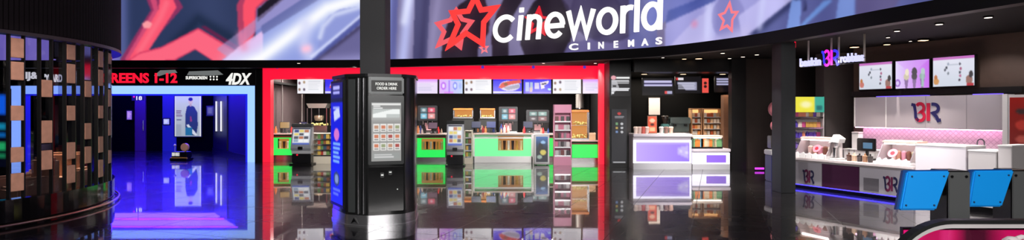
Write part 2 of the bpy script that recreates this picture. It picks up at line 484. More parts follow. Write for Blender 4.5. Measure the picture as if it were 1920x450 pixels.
bpoly([(990, 122), (976, 84), (978, 42), (1000, 4), (1016, -10), (1050, -10), (1066, 12), (1076, 50), (1068, 84), (1052, 116)], DK)
bpoly([(1088, -10), (1150, -12), (1178, 30), (1168, 62), (1112, 74), (1100, 40)], (58, 48, 80), .95)
bpoly([(1066, 80), (1200, 60), (1230, 110), (1052, 112)], (98, 90, 140), .95)
pic.poly([bp(1140 + 70 * math.cos(a), 20 + 60 * math.sin(a)) for a in np.linspace(0, 2 * PI, 40)], (58, 50, 88), .8)
bpoly([(1040, -30), (1140, -40), (1170, 40), (1080, 60)], (66, 56, 92), .7)
bpoly([(1180, T), (1230, T), (1232, 90), (1180, 90)], (104, 108, 170), .8)
bpoly([(1212, 60), (1330, -8), (1360, -30), (1300, -60), (1216, 0)], (108, 118, 196), .8)
bpoly([(1248, 40), (1340, -14), (1470, -80), (1470, 20), (1400, 78), (1300, 96), (1246, 104)], (160, 158, 220), .95)
bpoly([(1250, 92), (1310, 30), (1336, 20), (1336, 90)], (196, 190, 236), .6)
bpoly([(1322, 22), (1346, 0), (1340, 72), (1322, 78)], (186, 186, 238), .8)
pic.poly([bp(1366 + 32 * math.cos(a), 34 + 42 * math.sin(a)) for a in np.linspace(0, 2 * PI, 40)], (136, 134, 196), .8)
bpoly([(1404, 66), (1486, 0), (1520, -40), (1960, -40), (1960, 60), (1404, 90)], (84, 90, 150), .97); bsoft([(1404, 70), (1500, -8)], 5, (40, 46, 92), .9)
bpoly([(1392, 72), (1490, -4), (1440, -10), (1384, 30)], (192, 188, 240), .85); bsoft([(1330, -10), (1326, 80)], 7, (206, 206, 248), .8); bsoft([(1432, -10), (1424, 50)], 6, (204, 206, 250), .7); bsoft([(1270, 96), (1400, 62)], 10, (196, 190, 236), .7); bpoly([(1248, 44), (1252, 20), (1340, -14), (1352, -14), (1340, 2)], (70, 84, 160), .9)
bpoly([(1474, 60), (1484, 0), (1502, 0), (1500, 60)], (126, 156, 226), .9)
bpoly([(1496, 52), (1546, 0), (1562, 0), (1504, 52)], (110, 150, 220), .9)
bpoly([(1566, 40), (1574, -10), (1604, -10), (1602, 36)], (120, 150, 220), .8)
bpoly([(1604, -10), (1700, -20), (1660, 40), (1604, 40)], (88, 78, 124), .8)
pic.ell(*bp(1302, 45), .004, .06, (224, 130, 170), .6, .8)
for k in range(4): bpoly([(1506, 2 + 5 * k), (1512, 1 + 5 * k), (1512, 4 + 5 * k), (1506, 5 + 5 * k)], (40, 44, 90))
# soft grain of the folds
pic.blur(1)
k = np.sin(pic.xx * 260 + pic.yy * 2.0) * 4 + np.sin(pic.xx * 97 - pic.yy * 3) * 5
msk = (pic.xx > bp(676, 50)[0])[..., None]
pic.a = np.clip(pic.a + np.where(msk, k[..., None], 0), 0, 255)
led = thing('led_fascia_screen', 'long curved LED screen band of violet light beams above the shop fronts', 'screen', (0, 0, 0))
bcol = [b_at(BL * i / pic.w, 0) for i in range(pic.w + 1)]
picture_mesh('display', pic, lambda u, v: (bcol[int(round(u * pic.w))][0], bcol[int(round(u * pic.w))][1], ZT + (ZB - ZT) * v), paint_mat('led_picture', 1.0, 0.6), led)
m = MB(); fascia(m, -0.25, -0.01, ZB, ZT + 0.1); m.build('cabinet', MATTE, led)
# outlined stars shown on the band
PINK = glow('pink_star_light', (250, 128, 140), 1.0)
def flat_star(px, py, Rpx, m_, w=.055, rot=90, off=.012, name='star_outline', par=None):
    s, z = b_sz(px, py); Y = b_at(s, z)[1]; R = Rpx * Y / F
    mb = MB(); stroke_mesh(mb, ribbon(star_pts(s, z, R, R * .46, rot), w, True), lambda a, b, o: b_at(a, b, off + o), .012, True)
    return mb.build(name, m_, par or led)
Q = []; P_ = [b_sz(*p) for p in [(1369, 6), (1373, 23), (1383, 23), (1374, 37), (1373, 57), (1364, 48), (1353, 54), (1358, 39), (1350, 28), (1360, 24)]]
for i in range(10): Q += seg(P_[i], P_[(i + 1) % 10], 3)[:-1]
mb = MB(); stroke_mesh(mb, ribbon(Q, .065, True), lambda a, b, o: b_at(a, b, .012 + o), .012, True); mb.build('star_outline', PINK, led)
flat_star(908, 91, 8, PINK, .05, 95)

# ---------------------------------------------------------------- lettered cinema sign on the band
sign = thing('cinema_sign', 'glowing white cinema name in big round letters beside two red stars on the violet screen', 'sign', (0, 0, 0))
REDS = glow('red_star_light', (250, 62, 60), 1.1); REDP = glow('pale_red_star_light', (246, 96, 106), 1.0)
def star_sign(px, py, Rpx, m_, w, rot, off, label, ratio=.47):
    s, z = b_sz(px, py); Y = b_at(s, z)[1]; R = Rpx * Y / F
    mb = MB(); stroke_mesh(mb, ribbon(star_pts(s, z, R, R * ratio, rot), w, True), lambda a, b, o: b_at(a, b, off + o), .08, True)
    return mb.build('star', m_, sign, label)
def outline_star(pts, m_, w, off, label):
    P = [b_sz(*p) for p in pts]; Q = []
    for i in range(10): Q += seg(P[i], P[(i + 1) % 10], 4)[:-1]
    mb = MB(); stroke_mesh(mb, ribbon(Q, w, True), lambda a, b, o: b_at(a, b, off + o), .06, True); return mb.build('star', m_, sign, label)
outline_star([(857, 20), (868, 37), (885, 41), (868, 64), (864, 88), (846, 74), (824, 84), (834, 60), (822, 45), (846, 38)], REDP, .145, .03, 'smaller pale red star outline')
outline_star([(894, -4), (905, 20), (932, 16), (910, 43), (908, 83), (877, 63), (845, 87), (862, 47), (851, 25), (881, 22)], REDS, .175, .11, 'larger bright red star outline')
REDT = glow('deep_red_star_light', (226, 30, 48), 1.0)
star_sign(1010, 42, 25, REDT, .08, 84, .02, 'thin dark red star behind the letters')
TW = .152
SH = [.10]
def mapl(zb):
    k = SH[0]
    return lambda a, b, o: b_at(a + (b - zb) * k, b, .16 + o)
def letter(parts, zb):
    mb = MB()
    for pts, closed in parts: stroke_mesh(mb, ribbon(pts, TW, closed), mapl(zb), .07, closed)
    mb.build('letter', WHITE_L, sign)
zb, xh = 4.265, .82
h2 = TW / 2
def box(px0, px1): a, b = b_s(px0 + 5), b_s(px1 + 5); return a, b
zc = zb + xh / 2; ry = xh / 2 - h2 + .015
a, b = box(923, 966); r = (b - a) / 2 - h2; letter([(arc((a + b) / 2, zc + .01, r + .02, ry + .04, 42, 318, 30), False)], zb)
a, b = box(969, 977); letter([(seg(((a + b) / 2, zb), ((a + b) / 2, zb + xh), 3), False), (seg(((a + b) / 2, zb + xh + .10), ((a + b) / 2, zb + xh + .25), 2), False)], zb)
a, b = box(985, 1013)
def n_letter(a, b):
    l, r = a + h2, b - h2; rr = (r - l) / 2
    return [(seg((l, zb), (l, zb + xh), 4), False), (arc(l + rr, zb + xh - h2 - rr * .9, rr, rr * .9, 180, 0, 16) + seg((r, zb + xh - h2 - rr * .9), (r, zb), 4)[1:], False)]
letter(n_letter(a, b), zb)
SH[0] = .03
a, b = box(1021, 1058); r = (b - a) / 2 - h2; cx = (a + b) / 2
letter([(arc(cx, zc, r, ry, 0, 318, 30), False), (seg((cx - r, zc - .02), (cx + r + h2 * .6, zc - .02), 4), False)], zb)
a, b = box(1060, 1115); q = (b - a - TW) / 4
letter([([(a + h2, zb + xh), (a + h2 + q, zb + .05), (a + h2 + 2 * q, zb + xh * .93), (a + h2 + 3 * q, zb + .05), (b - h2, zb + xh)], False)], zb)
a, b = box(1117, 1158); r = (b - a) / 2 - h2; letter([(arc((a + b) / 2, zc, r, ry, 0, 360, 32)[:-1], True)], zb)
a, b = box(1163, 1186); letter([(seg((a + h2, zb), (a + h2, zb + xh), 4), False), (arc(a + h2 + .24, zb + xh - .30, .24, .23, 180, 70, 10), False)], zb)
a, b = box(1190, 1198); letter([(seg(((a + b) / 2, zb), ((a + b) / 2, zb + 1.19), 5), False)], zb)
a, b = box(1203, 1243); r = (b - a) / 2 - h2
letter([(arc((a + b) / 2, zc, r, ry, 0, 360, 32)[:-1], True), (seg((b - h2, zb), (b - h2, zb + 1.19), 5), False)], zb)
for ch, x0, x1 in (('C', 1068, 1085), ('I', 1103, 1107), ('N', 1123, 1133), ('E', 1152, 1160), ('M', 1179, 1190), ('A', 1204, 1217), ('S', 1231, 1243)):
    v, f = text_geo(ch, .1, .03); lo, hi = v.min(0), v.max(0); s0, s1 = b_s(x0), b_s(x1)
    vs = [b_at(s0 + (s1 - s0) * (p[0] - lo[0]) / (hi[0] - lo[0]), 3.86 + .21 * (p[1] - lo[1]) / (hi[1] - lo[1]), .03 + (p[2] - lo[2]) * .15) for p in v]
    me = bpy.data.meshes.new('letter'); me.from_pydata(vs, [], f); me.materials.append(WHITE_L); o = bpy.data.objects.new('letter', me); COL.objects.link(o); o.parent = sign

# ================================================================== portals, concession front
YP = 22.2
BLUE = glow('blue_light', (140, 180, 255), 1.5)
DBLUE = glow('deep_blue_light', (20, 30, 235), 1.0)
def bx(px0, px1, py0, py1, Y, d):
    return (X(px0, Y), X(px1, Y), Y, Y + d, Z(py1, Y), Z(py0, Y))
# blue portal: lit frame round the corridor mouth
pt = thing('blue_light_portal', 'wide doorway frame of pale blue light round the dark corridor mouth', 'light frame', (X(250, YP), YP, 0))
ox = X(250, YP)
m = MB(); m.box(X(20, YP) - ox, X(478, YP) - ox, 0, .28, Z(176, YP), Z(161, YP)); m.build('lintel', BLUE, pt)
for a, b in ((20, 40), (464, 478)):
    m = MB(); m.box(X(a, YP) - ox, X(b, YP) - ox, 0, .28, 0, Z(176, YP)); m.build('jamb', BLUE, pt)
m = MB()
m.box(X(40, YP) - ox, X(464, YP) - ox, .06, .3, Z(179, YP), Z(176, YP) - .002); m.box(X(459, YP) - ox, X(464, YP) - ox - .002, .06, .3, 0, Z(179, YP) - .002); m.box(X(40, YP) - ox + .002, X(45, YP) - ox, .06, .3, 0, Z(179, YP) - .002)
m.build('inner_edge', DBLUE, pt, 'deep blue inner line of light')
m = MB(); m.box(X(-60, YP), X(481, YP), YP + .02, YP + .3, Z(160.5, YP), 3.68); struct(m.build('wall_portal', BLACK))
m = MB(); m.box(X(478.3, YP), X(492, YP), YP - .02, YP + .6, 0, 3.68); struct(m.build('trim_2', BLACK))
m = MB(); m.box(X(-200, YP), X(19.5, YP), YP, YP + .3, 0, 3.68); struct(m.build('wall_portal_left', BLACK))
# lettered strip over it
sx0 = X(250, YP)
ss = thing('screens_sign', 'black strip sign with red screen numbers above the blue doorway', 'sign', (sx0, YP, Z(144, YP)))
m = MB(); m.box(X(0, YP) - sx0, X(480, YP) - sx0, -.05, .0, -.30, .30); m.build('board', pbr('sign_black', (9, 8, 9), 0.35), ss)
REDX = glow('red_letter_light', (250, 22, 54), 1.1); WL = glow('white_letter_light', (245, 245, 240), 1.0)
def wp(a): return (a - 250) / F * YP
def sign_text(body, a, b, y0, y1, m_, off=.03, shear=0):
    text('lettering', body, m_, ss, wp((a + b) / 2), (144 - (y0 + y1) / 2) / F * YP, (b - a) / F * YP, (y1 - y0) / F * YP, -.052, .02, off, shear)
sign_text('SCREENS 1-12', 180, 334, 137, 156, REDX, .035)
sign_text('HJ&', 41, 74, 135, 152, WL); sign_text("'YEARD", 86, 119, 139, 154, WL); sign_text(']', 138, 145, 133, 156, WL, .05)
sign_text('SUPERSCREEN', 350, 390, 143, 149, WL, .02); sign_text('4DX', 425, 473, 137, 159, WL, .035, .25)
m = MB()
for i in range(3):
    for j in range(3): m.cyl((wp(396 + 6 * i), -.052, (145 - 139 - 5 * j) / F * YP - .02), .035, .015, 'y', 10)
m.build('dot_emblem', WL, ss)
m = MB(); m.prism([(wp(290), .04), (wp(302), .24), (wp(330), .26), (wp(334), .15), (wp(312), .1), (wp(300), .02)], -.056, -.052, 'xz'); m.prism([(wp(352), .06), (wp(356), .2), (wp(410), .24), (wp(420), .08), (wp(400), .04)], -.056, -.052, 'xz')
m.build('pale_cloud', glow('grey_cloud_print', (120, 124, 124), .8), ss)

# corridor
YE = 28.6
m = MB(); m.box(-26, X(407, YE), YE, YE + .2, 0, 3.6); struct(m.build('wall_corridor_end', pbr('corridor_paint', (2, 2, 3), 0.8, 0, .0)))
p0 = Vector((X(482, YP + .4), YP + .4)); p1 = Vector((X(400, YE), YE))
d = (p1 - p0).normalized(); nn = Vector((-d.y, d.x))
def cw(t, z, off=0): p = p0 + d * t - nn * -off; return (p.x, p.y, z)
Lw = (p1 - p0).length
def wall_slab(mb, t0, t1, z0, z1, o0, o1):
    mb.quads([(*(p0 + d * t + nn * o), z) for t in (t0, t1) for o in (o0, o1) for z in (z0, z1)], [(0, 1, 3, 2), (4, 6, 7, 5), (0, 4, 5, 1), (2, 3, 7, 6), (0, 2, 6, 4), (1, 5, 7, 3)])
# nn points to the corridor's inside when its x component is negative
if nn.x > 0: nn = -nn
m = MB(); wall_slab(m, -.1, Lw, 0, 3.6, -.2, 0); struct(m.build('wall_corridor', pbr('corridor_blue', (22, 26, 40), 0.6, 0, .15)))
m = MB(); wall_slab(m, 0, Lw, 0, .16, .002, .05); struct(m.build('baseboard_corridor', BLACK))
m = MB(); m.box(-26, -9.3, YP + .3, YE + .2, 3.02, 3.1); struct(m.build('ceiling_corridor', MATTE))
CEILB = glow('blue_ceiling_light', (40, 24, 255), 32.0); CEILV = glow('violet_ceiling_light', (104, 28, 250), 12.0); CEILW = glow('pale_ceiling_light', (90, 90, 255), 8.0)  # panels out of view, laid out and brightened to turn the floor blue
for i, (x0, x1, y0, y1, mt, lab) in enumerate(((-19.4, -9.9, 22.9, 23.2, CEILW, 'pale blue light strip just inside the blue doorway'), (-19.4, -10.2, 23.3, 24.4, CEILB, 'blue light panel near the blue doorway'), (-19, -11, 24.5, 25.1, CEILV, 'violet light panel in the middle of the corridor ceiling'),
        (-19, -11.6, 25.2, 26.5, CEILB, 'blue light panel in the middle of the corridor ceiling'), (-20, -12.8, 26.6, 27.0, CEILV, 'violet light panel deep in the corridor ceiling'), (-20, -13.6, 27.1, 28.4, CEILB, 'blue light panel by the corridor end wall'))):
    t = thing('ceiling_light', lab, 'light', ((x0 + x1) / 2, (y0 + y1) / 2, 3.02)); w_, d_ = (x1 - x0) / 2, (y1 - y0) / 2
    m = MB(); m.box(-w_, w_, -d_, d_, -.03, 0); m.build('tray', MATTE, t); m = MB(); m.box(-w_ + .03, w_ - .03, -d_ + .03, d_ - .03, -.036, -.03); m.build('diffuser', mt, t)
def corridor_t(px):
    k = (px - 960) / F
    return (k * p0.y - p0.x) / (d.x - k * d.y)
# upright light bars and dark door in the right-hand corridor wall
t0, t1 = corridor_t(428), corridor_t(403)
m = MB(); wall_slab(m, min(t0, t1), max(t0, t1), 0.17, 2.9, .003, .06); o = m.build('corridor_door', BLACK); props(o, 'black door leaf in the right side of the blue corridor', 'door')
for a in (409, 418):
    t = corridor_t(a); Y = (p0 + d * t).y
    m = MB(); wall_slab(m, t - .07, t + .07, Z(246, Y), Z(190, Y), .065, .10); o = m.build('light_bar', WL)
    props(o, 'slim upright white light bar on the corridor door, ' + ('left of the two' if a == 409 else 'right of the two'), 'light', 'light bars in the corridor')
# end wall: blue lit pier, poster, small screens
m = MB(); m.box(*bx(306, 331, 176, 286, YE, .06)[:2], YE - .06, YE - .002, 0, 3.4); o = m.build('blue_wall_panel', glow('blue_panel_light', (8, 18, 150), .9)); props(o, 'tall deep blue lit panel left of the film poster', 'wall panel')
ps = thing('film_poster', 'pale framed film poster of a man in a dark jacket at the corridor end', 'poster', (X(355, YE), YE - .12, Z(218, YE)))
pw, ph = 49 / F * YE / 2, 75 / F * YE / 2
m = MB(); m.box(-pw - .04, pw + .04, 0, .11, -ph - .04, ph + .04); m.build('light_box', BLACK, ps)
pc = Pic(60, 90, (192, 200, 196))
pc.grad((205, 212, 206), (170, 182, 180)); pc.rect(0, 0, .03, 1, (225, 228, 220))
pc.poly([(.40, .45), (.46, .26), (.58, .22), (.74, .26), (.86, .40), (.88, .72), (.82, .98), (.42, .98), (.40, .7)], (34, 52, 66))
pc.ell(.60, .13, .085, .085, (214, 190, 170)); pc.ell(.60, .075, .09, .045, (20, 18, 18)); pc.rect(.56, .19, .64, .25, (190, 166, 150))
pc.poly([(.44, .72), (.52, .70), (.86, .96), (.80, .98), (.70, .95)], (220, 226, 226)); pc.rect(.40, .78, .66, .98, (28, 112, 140)); pc.poly([(.58, .5), (.62, .5), (.66, .62), (.58, .64)], (150, 60, 66))
pc.lines(.05, .30, .36, .52, 4, (110, 50, 54)); pc.lines(.06, .26, .58, .62, 1, (60, 60, 60)); pc.rect(.05, .7, .25, .98, (150, 160, 158), .6); pc.rect(.95, 0, 1, 1, (230, 232, 226))
flat_picture('sheet', pc, -pw, pw, -ph, ph, -.004, paint_mat('poster_light', .85), ps)
def corridor_screen(px0, px1, py0, py1, c, label, s=.9):
    t = thing('wall_monitor', label, 'screen', (X((px0 + px1) / 2, YE), YE - .08, Z((py0 + py1) / 2, YE)))
    w, h = (px1 - px0) / F * YE / 2, (py1 - py0) / F * YE / 2
    m = MB(); m.box(-w - .05, w + .05, 0, .076, -h - .05, h + .05, .01); m.build('casing', BLACK, t)
    pq = Pic(8, 12, c); pq.lines(.15, .85, .2, .8, 4, tuple(min(255, v + 70) for v in c)); flat_picture('display', pq, -w, w, -h, h, -.003, paint_mat('dim_screen', s), t)
corridor_screen(240, 249, 208, 224, (150, 110, 226), 'small violet wall screen in the dark left of the corridor')
corridor_screen(390, 402, 200, 216, (58, 60, 78), 'small grey wall screen right of the film poster', .7)
corridor_screen(308.5, 319, 223, 233, (170, 176, 250), 'small pale blue notice on the blue panel')
# brown side door at the left of the corridor
dr = thing('corridor_side_door', 'tall dim brown door leaf in the left of the corridor', 'door', (X(265, YE), YE - .1, 0))
m = MB(); m.box(-.26, .26, 0, .09, 0, 2.85, .01); m.build('leaf', pbr('brown_door', (70, 44, 50), .4), dr)
m = MB(); m.tube([(.18, -.05, 1.0), (.18, -.05, 1.5)], .02); m.box(.165, .195, -.05, 0, 1.02, 1.05); m.box(.165, .195, -.05, 0, 1.45, 1.48); m.build('handle', STEEL, dr)
ex = thing('exit_sign', 'small white exit sign with a red mark hanging in the corridor mouth', 'sign', (X(259, 26.5), 26.5, Z(184, 26.5)))
m = MB(); m.box(-.28, .28, -.02, .02, -.11, .11); m.build('case', BLACK, ex)
text('lettering', '18', WL, ex, .06, 0, .26, .18, -.021, .005, .02); m = MB(); m.sphere((-.17, -.025, .06), .04, (1, .3, 1)); m.build('red_mark', RED_L, ex)
m = MB(); m.tube([(0, 0, .11), (0, 0, 3.02 - Z(184, 26.5))], .008); m.build('hanger', BLACK, ex)
# low promotional stand with a round tan disc
st = thing('display_stand', 'low black promotional stand with a round tan disc in the blue doorway', 'stand', (X(341, 23), 23.0, 0))
m = MB(); m.box(-.38, .30, -.2, .3, 0, .10, .02); m.box(-.34, .26, -.12, .25, .10, .34, .02); m.build('base', BLACK, st)
m = MB(); m.box(-.36, .30, -.17, -.12, .06, .13, .01); m.build('edge_strip', pbr('gold_strip', (214, 164, 84), .35), st, 'golden front edge')
pc = Pic(16, 5, (190, 190, 186)); pc.rect(.35, 0, .5, 1, (60, 60, 60)); pc.lines(.05, .95, .2, .9, 2, (240, 240, 236)); flat_picture('panel', pc, -.32, -.02, .18, .32, -.13, paint_mat('dim_screen', .9), st)
m = MB(); m.cyl((.14, -.08, .52), .16, .1, 'y', 28, bev=.02); m.cyl((.14, -.01, .3), .03, .22); m.build('disc', pbr('tan_disc', (222, 168, 130), .5), st)
m = MB(); m.cyl((-.26, -.02, .34), .012, .24); m.sphere((-.26, -.02, .6), .05); m.build('knob', OFFW, st)

# red portal
rp = thing('red_light_portal', 'broad glowing red frame round the snack counter opening', 'light frame', (X(810, YP), YP, 0))
ox = X(810, YP); YJ = 21.35
m = MB(); m.box(X(492.6, YP) - ox, 3.30 - ox, 0, .3, Z(148, YP), 3.65); m.build('lintel', RED_L, rp)
m = MB(); m.box(X(492.6, YP) - ox, X(507, YP) - ox, 0, .3, 0, Z(148, YP)); m.build('jamb', RED_L, rp)
m = MB(); m.box(X(1123, YJ) - ox, X(1133, YJ) - ox, YJ - YP, YJ + .25 - YP, 0, 3.66); m.build('jamb', RED_L, rp)
for px in (520, 905, 1000, 1096):
    m = MB(); m.cyl((X(px, YP) - ox, -.02, Z(126, YP)), .06, .02, 'y', 14); m.build('marker_light', glow('violet_marker', (90, 60, 200), .8), rp)
# ================================================================== round slatted screen wall on the left
DC = Vector((-12.30, 10.68)); DR = 4.18
def drum_ang(px):
    t = (px - 960) / F
    a = t * t + 1; b = -2 * (t * DC.x + DC.y); c = DC.length_squared - DR * DR
    q = b * b - 4 * a * c
    Y = (-b - math.sqrt(max(q, 0))) / (2 * a)
    return math.atan2(Y - DC.y, t * Y - DC.x)
A_SIL = drum_ang(208.5)
ds = thing('slatted_screen_wall', 'round dark screen wall of upright slats with brown wooden blocks under a ribbed drum', 'screen wall', (DC.x, DC.y, 0))
def ring_quads(mb, r0, r1, z0, z1, a0, a1, n=48):
    V = []; Fc = []
    for i in range(n + 1):
        a = a0 + (a1 - a0) * i / n; c, s = math.cos(a), math.sin(a)
        for r, z in ((r0, z0), (r0, z1), (r1, z1), (r1, z0)): V.append((r * c, r * s, z))
    for i in range(n):
        p, q = 4 * i, 4 * i + 4
        for k in range(4): Fc.append((p + k, p + (k + 1) % 4, q + (k + 1) % 4, q + k))
    Fc += [(0, 1, 2, 3), (4 * n, 4 * n + 3, 4 * n + 2, 4 * n + 1)]
    mb.quads(V, Fc)
ARC0, ARC1 = A_SIL + 0.9, A_SIL - 1.9
m = MB(); ring_quads(m, DR - .25, DR + .10, 3.22, 6.8, ARC0, ARC1, 90)
m.build('drum_fascia', pbr('ribbed_fascia', (7, 5, 7), .8, 0, .08), ds)
m = MB(); n = 150
for i in range(n):
    a = ARC0 + (ARC1 - ARC0) * (i + .5) / n
    m.box(DR + .09, DR + .135, -.032, .032, 3.24, 6.8, M=Matrix.Rotation(a, 4, 'Z'))
m.build('ribs', pbr('fascia_rib', (19, 13, 17), .7, 0, .15), ds)
m = MB(); ring_quads(m, DR - .1, DR + .14, 3.17, 3.23, ARC0, ARC1, 90); m.build('drum_edge', pbr('edge_metal', (70, 62, 66), .4, .6), ds)
m = MB(); ring_quads(m, DR - .16, DR + .02, 0, .46, ARC0, ARC1, 90); m.build('plinth', pbr('gloss_black', (8, 7, 9), .06), ds)
m = MB(); m.tube([((DR + .10) * math.cos(ARC0 + (ARC1 - ARC0) * i / 90), (DR + .10) * math.sin(ARC0 + (ARC1 - ARC0) * i / 90), .055) for i in range(91)], .022, 10)
m.build('foot_rail', pbr('copper_rail', (196, 150, 138), .25, .9), ds)
m = MB(); ring_quads(m, DR - .05, DR - .03, .46, 3.17, ARC0, ARC1, 90); m.build('glazing', glassy('clear_glazing', (225, 225, 235), .02), ds)
# slats: px at the photo's eye, half width in metres, blocks as (top row, bottom row)
SL = [(29.5, [(72, 108), (116, 150), (198, 226), (276, 304), (325, 358)]),
      (84.5, [(150, 182), (226, 268), (282, 318)]),
      (129.5, [(84, 112), (120, 156), (198, 226), (267, 298), (310, 343)]),
      (161, [(152, 182), (231, 261), (275, 306)]),
      (185, [(96, 126), (131, 161), (198, 222), (256, 286), (300, 332)]),
      (202, [(100, 120), (168, 200), (226, 254), (282, 306)])]
angs = [drum_ang(px) for px, _ in SL]
step = (angs[-1] - angs[0]) / (len(angs) - 1)
WOODB = pbr('block_wood', (178, 132, 112), .5, noise=.3, nscale=9); MIR = pbr('block_mirror', (150, 140, 170), .08, 1.0)
def slat(a, blocks):
    mm = Matrix.Rotation(a, 4, 'Z')
    mb = MB()
    for s in (-1, 1): mb.box(-.03, .035, s * .118 - .012, s * .118 + .012, .46, 3.18, M=mm @ Matrix.Translation((DR, 0, 0)))
    po = mb.build('slat', pbr('slat_black', (9, 8, 9), .4), ds)
    for z0, z1 in blocks:
        mb = MB(); mb.box(-.04, .045, -.102, .102, z0, z1, .006, M=mm @ Matrix.Translation((DR, 0, 0))); mb.build('wood_block', WOODB, po)
for (px, bl), a in zip(SL, angs):
    Y = DC.y + DR * math.sin(a)
    slat(a, [(max(.5, Z(y1, Y)), Z(y0, Y)) for y0, y1 in bl])
for k in range(1, 6): slat(angs[0] - step * k, [(.6, 1.0), (1.2, 1.6), (1.9, 2.2), (2.6, 3.0)])
# pale mirror tiles between some of the blocks
for (px, y0, y1) in ((84.5, 270, 281), (202, 126, 165), (161, 84, 150)):
    a = drum_ang(px); Y = DC.y + DR * math.sin(a); mb = MB()
    mb.box(-.03, .03, -.1, .1, Z(y1, Y), Z(y0, Y), M=Matrix.Rotation(a, 4, 'Z') @ Matrix.Translation((DR, 0, 0))); mb.build('mirror_tile', MIR, ds)
# seating seen through the slats
def armchair(px, Y, rz, rgb, label, s=1.0):
    t = thing('armchair', label, 'armchair', (X(px, Y), Y, 0), rz); f = pbr('fabric_%d_%d' % (rgb[0], rgb[1]), rgb, .85, noise=.2, nscale=30)
    m = MB(); m.box(-.36, .36, -.34, .30, .18, .44, .05); m.build('seat', f, t)
    m = MB(); m.box(-.36, .36, .22, .40, .30, .98, .06); m.build('backrest', f, t)
    for sx in (-1, 1): m = MB(); m.box(sx * .43 - .08, sx * .43 + .08, -.36, .36, .16, .64, .05); m.build('armrest', f, t)
    for sx in (-1, 1):
        for sy in (-.3, .3): m = MB(); m.cyl((sx * .38, sy, 0), .022, .18, r2=.03); m.build('leg', BLACK, t)
    return t
armchair(112, 13.2, .35, (196, 152, 116), 'tan armchair glimpsed low behind the slats')
armchair(52, 11.6, -.4, (150, 112, 86), 'brown armchair at the left edge behind the slats')
armchair(118, 16.0, .1, (150, 14, 30), 'dark red armchair farther back behind the slats')
tb = thing('side_table', 'small round table with a pale top behind the slats', 'table', (X(93, 13.9), 13.9, 0))
m = MB(); m.cyl((0, 0, .66), .34, .035, seg=32, bev=.008); m.build('table_top', pbr('pale_table', (206, 180, 140), .4), tb)
m = MB(); m.cyl((0, 0, .02), .03, .64); m.build('column', BLACK, tb)
m = MB(); m.cyl((0, 0, 0), .22, .02, seg=28); m.build('foot', BLACK, tb)
# colourful screen at the far left
vs = thing('video_totem', 'tall screen of blue and green blocks at the far left behind the slats', 'screen', (X(-8, 17), 17.0, 0), .2)
m = MB(); m.box(-.34, .34, 0, .12, 0, 2.6, .02); m.build('casing', BLACK, vs)
pc = Pic(12, 40, (4, 8, 26)); pc.rect(.1, .06, .95, .30, (16, 110, 255)); pc.rect(.1, .42, .9, .5, (20, 160, 190)); pc.rect(.1, .54, .9, .60, (10, 120, 200)); pc.rect(.1, .68, .9, .78, (40, 200, 110)); pc.rect(.1, .82, .9, .88, (30, 150, 90))
flat_picture('display', pc, -.30, .30, .3, 2.5, -.004, SCREEN, vs)

# ================================================================== ticket collection casing round the column
m = MB(); m.box(-2.62, -2.185, 10.1, 10.55, 2.535, 9.0, .01); o = struct(m.build('column_hall', pbr('column_grey', (34, 34, 37), .55, noise=.1)))
TP = [(-2.36, 9.60), (-1.80, 9.80), (-1.655, 10.1), (-1.75, 10.9), (-2.3, 11.15), (-2.95, 11.05), (-3.21, 10.45), (-2.76, 9.74)]
tc_ = Vector((-2.39, 10.31))
tk = thing('ticket_kiosk', 'tall black many sided ticket kiosk built round the grey column', 'kiosk', (tc_.x, tc_.y, 0))
def tpoly(k): return [((p[0] - tc_.x) * k, (p[1] - tc_.y) * k) for p in TP]
GB = pbr('kiosk_gloss_black', (30, 31, 31), .16, 0, .6)
def bev_poly(P, r):
    out = []
    n = len(P)
    for i in range(n):
        a, b, c = Vector(P[i - 1]), Vector(P[i]), Vector(P[(i + 1) % n])
        u, v = (a - b).normalized(), (c - b).normalized()
        out += [tuple(b + u * r), tuple(b + (u + v) * r * .35), tuple(b + v * r)]
    return out
m = MB(); m.prism(bev_poly(tpoly(.985), .05), .20, 2.50, 'xy'); m.build('casing', GB, tk, smooth=True)
m = MB(); m.prism(bev_poly(tpoly(1.02), .05), 0, .035, 'xy'); m.prism(bev_poly(tpoly(1.0), .05), .035, .20, 'xy'); m.build('plinth', pbr('plinth_steel', (205, 205, 208), .25, .9), tk, 'brushed steel plinth', smooth=True)
m = MB(); m.prism(bev_poly(tpoly(1.012), .05), 2.48, 2.53, 'xy'); m.build('top_rim', pbr('rim_dark', (40, 41, 42), .3, .4), tk)
def face_frame(i, j):
    a, b = Vector(TP[i]) - tc_, Vector(TP[j]) - tc_
    c = (a + b) / 2; dd = b - a
    M = Matrix.Translation((c.x, c.y, 0)) @ Matrix.Rotation(math.atan2(dd.y, dd.x), 4, 'Z')
    return M, dd.length
def on_face(o, M): o.matrix_local = M; return o
M0, W0 = face_frame(0, 1)
hw = W0 / 2
m = MB(); m.box(-hw + .01, hw - .01, -.05, .02, 2.19, 2.475, .02); on_face(m.build('header', pbr('header_grey', (96, 99, 99), .3, .5), tk), M0)
m = MB(); m.box(-hw + .05, hw - .05, -.056, -.04, 2.235, 2.42, .004); h_ = on_face(m.build('header_panel', BLACK, tk), M0)
for b_, z_, w_ in (('FOOD & DRINK', 2.36, .36), ('ORDER HERE', 2.29, .32)):
    text('lettering', b_, WL, h_, 0, z_, w_, .046, -.056, .004, .02)
m = MB(); m.box(-hw + .005, hw - .005, -.02, .012, 1.03, 2.175, .012); on_face(m.build('screen_surround', pbr('surround', (64, 66, 66), .22, .3), tk), M0)
pc = Pic(64, 120, (150, 150, 148))
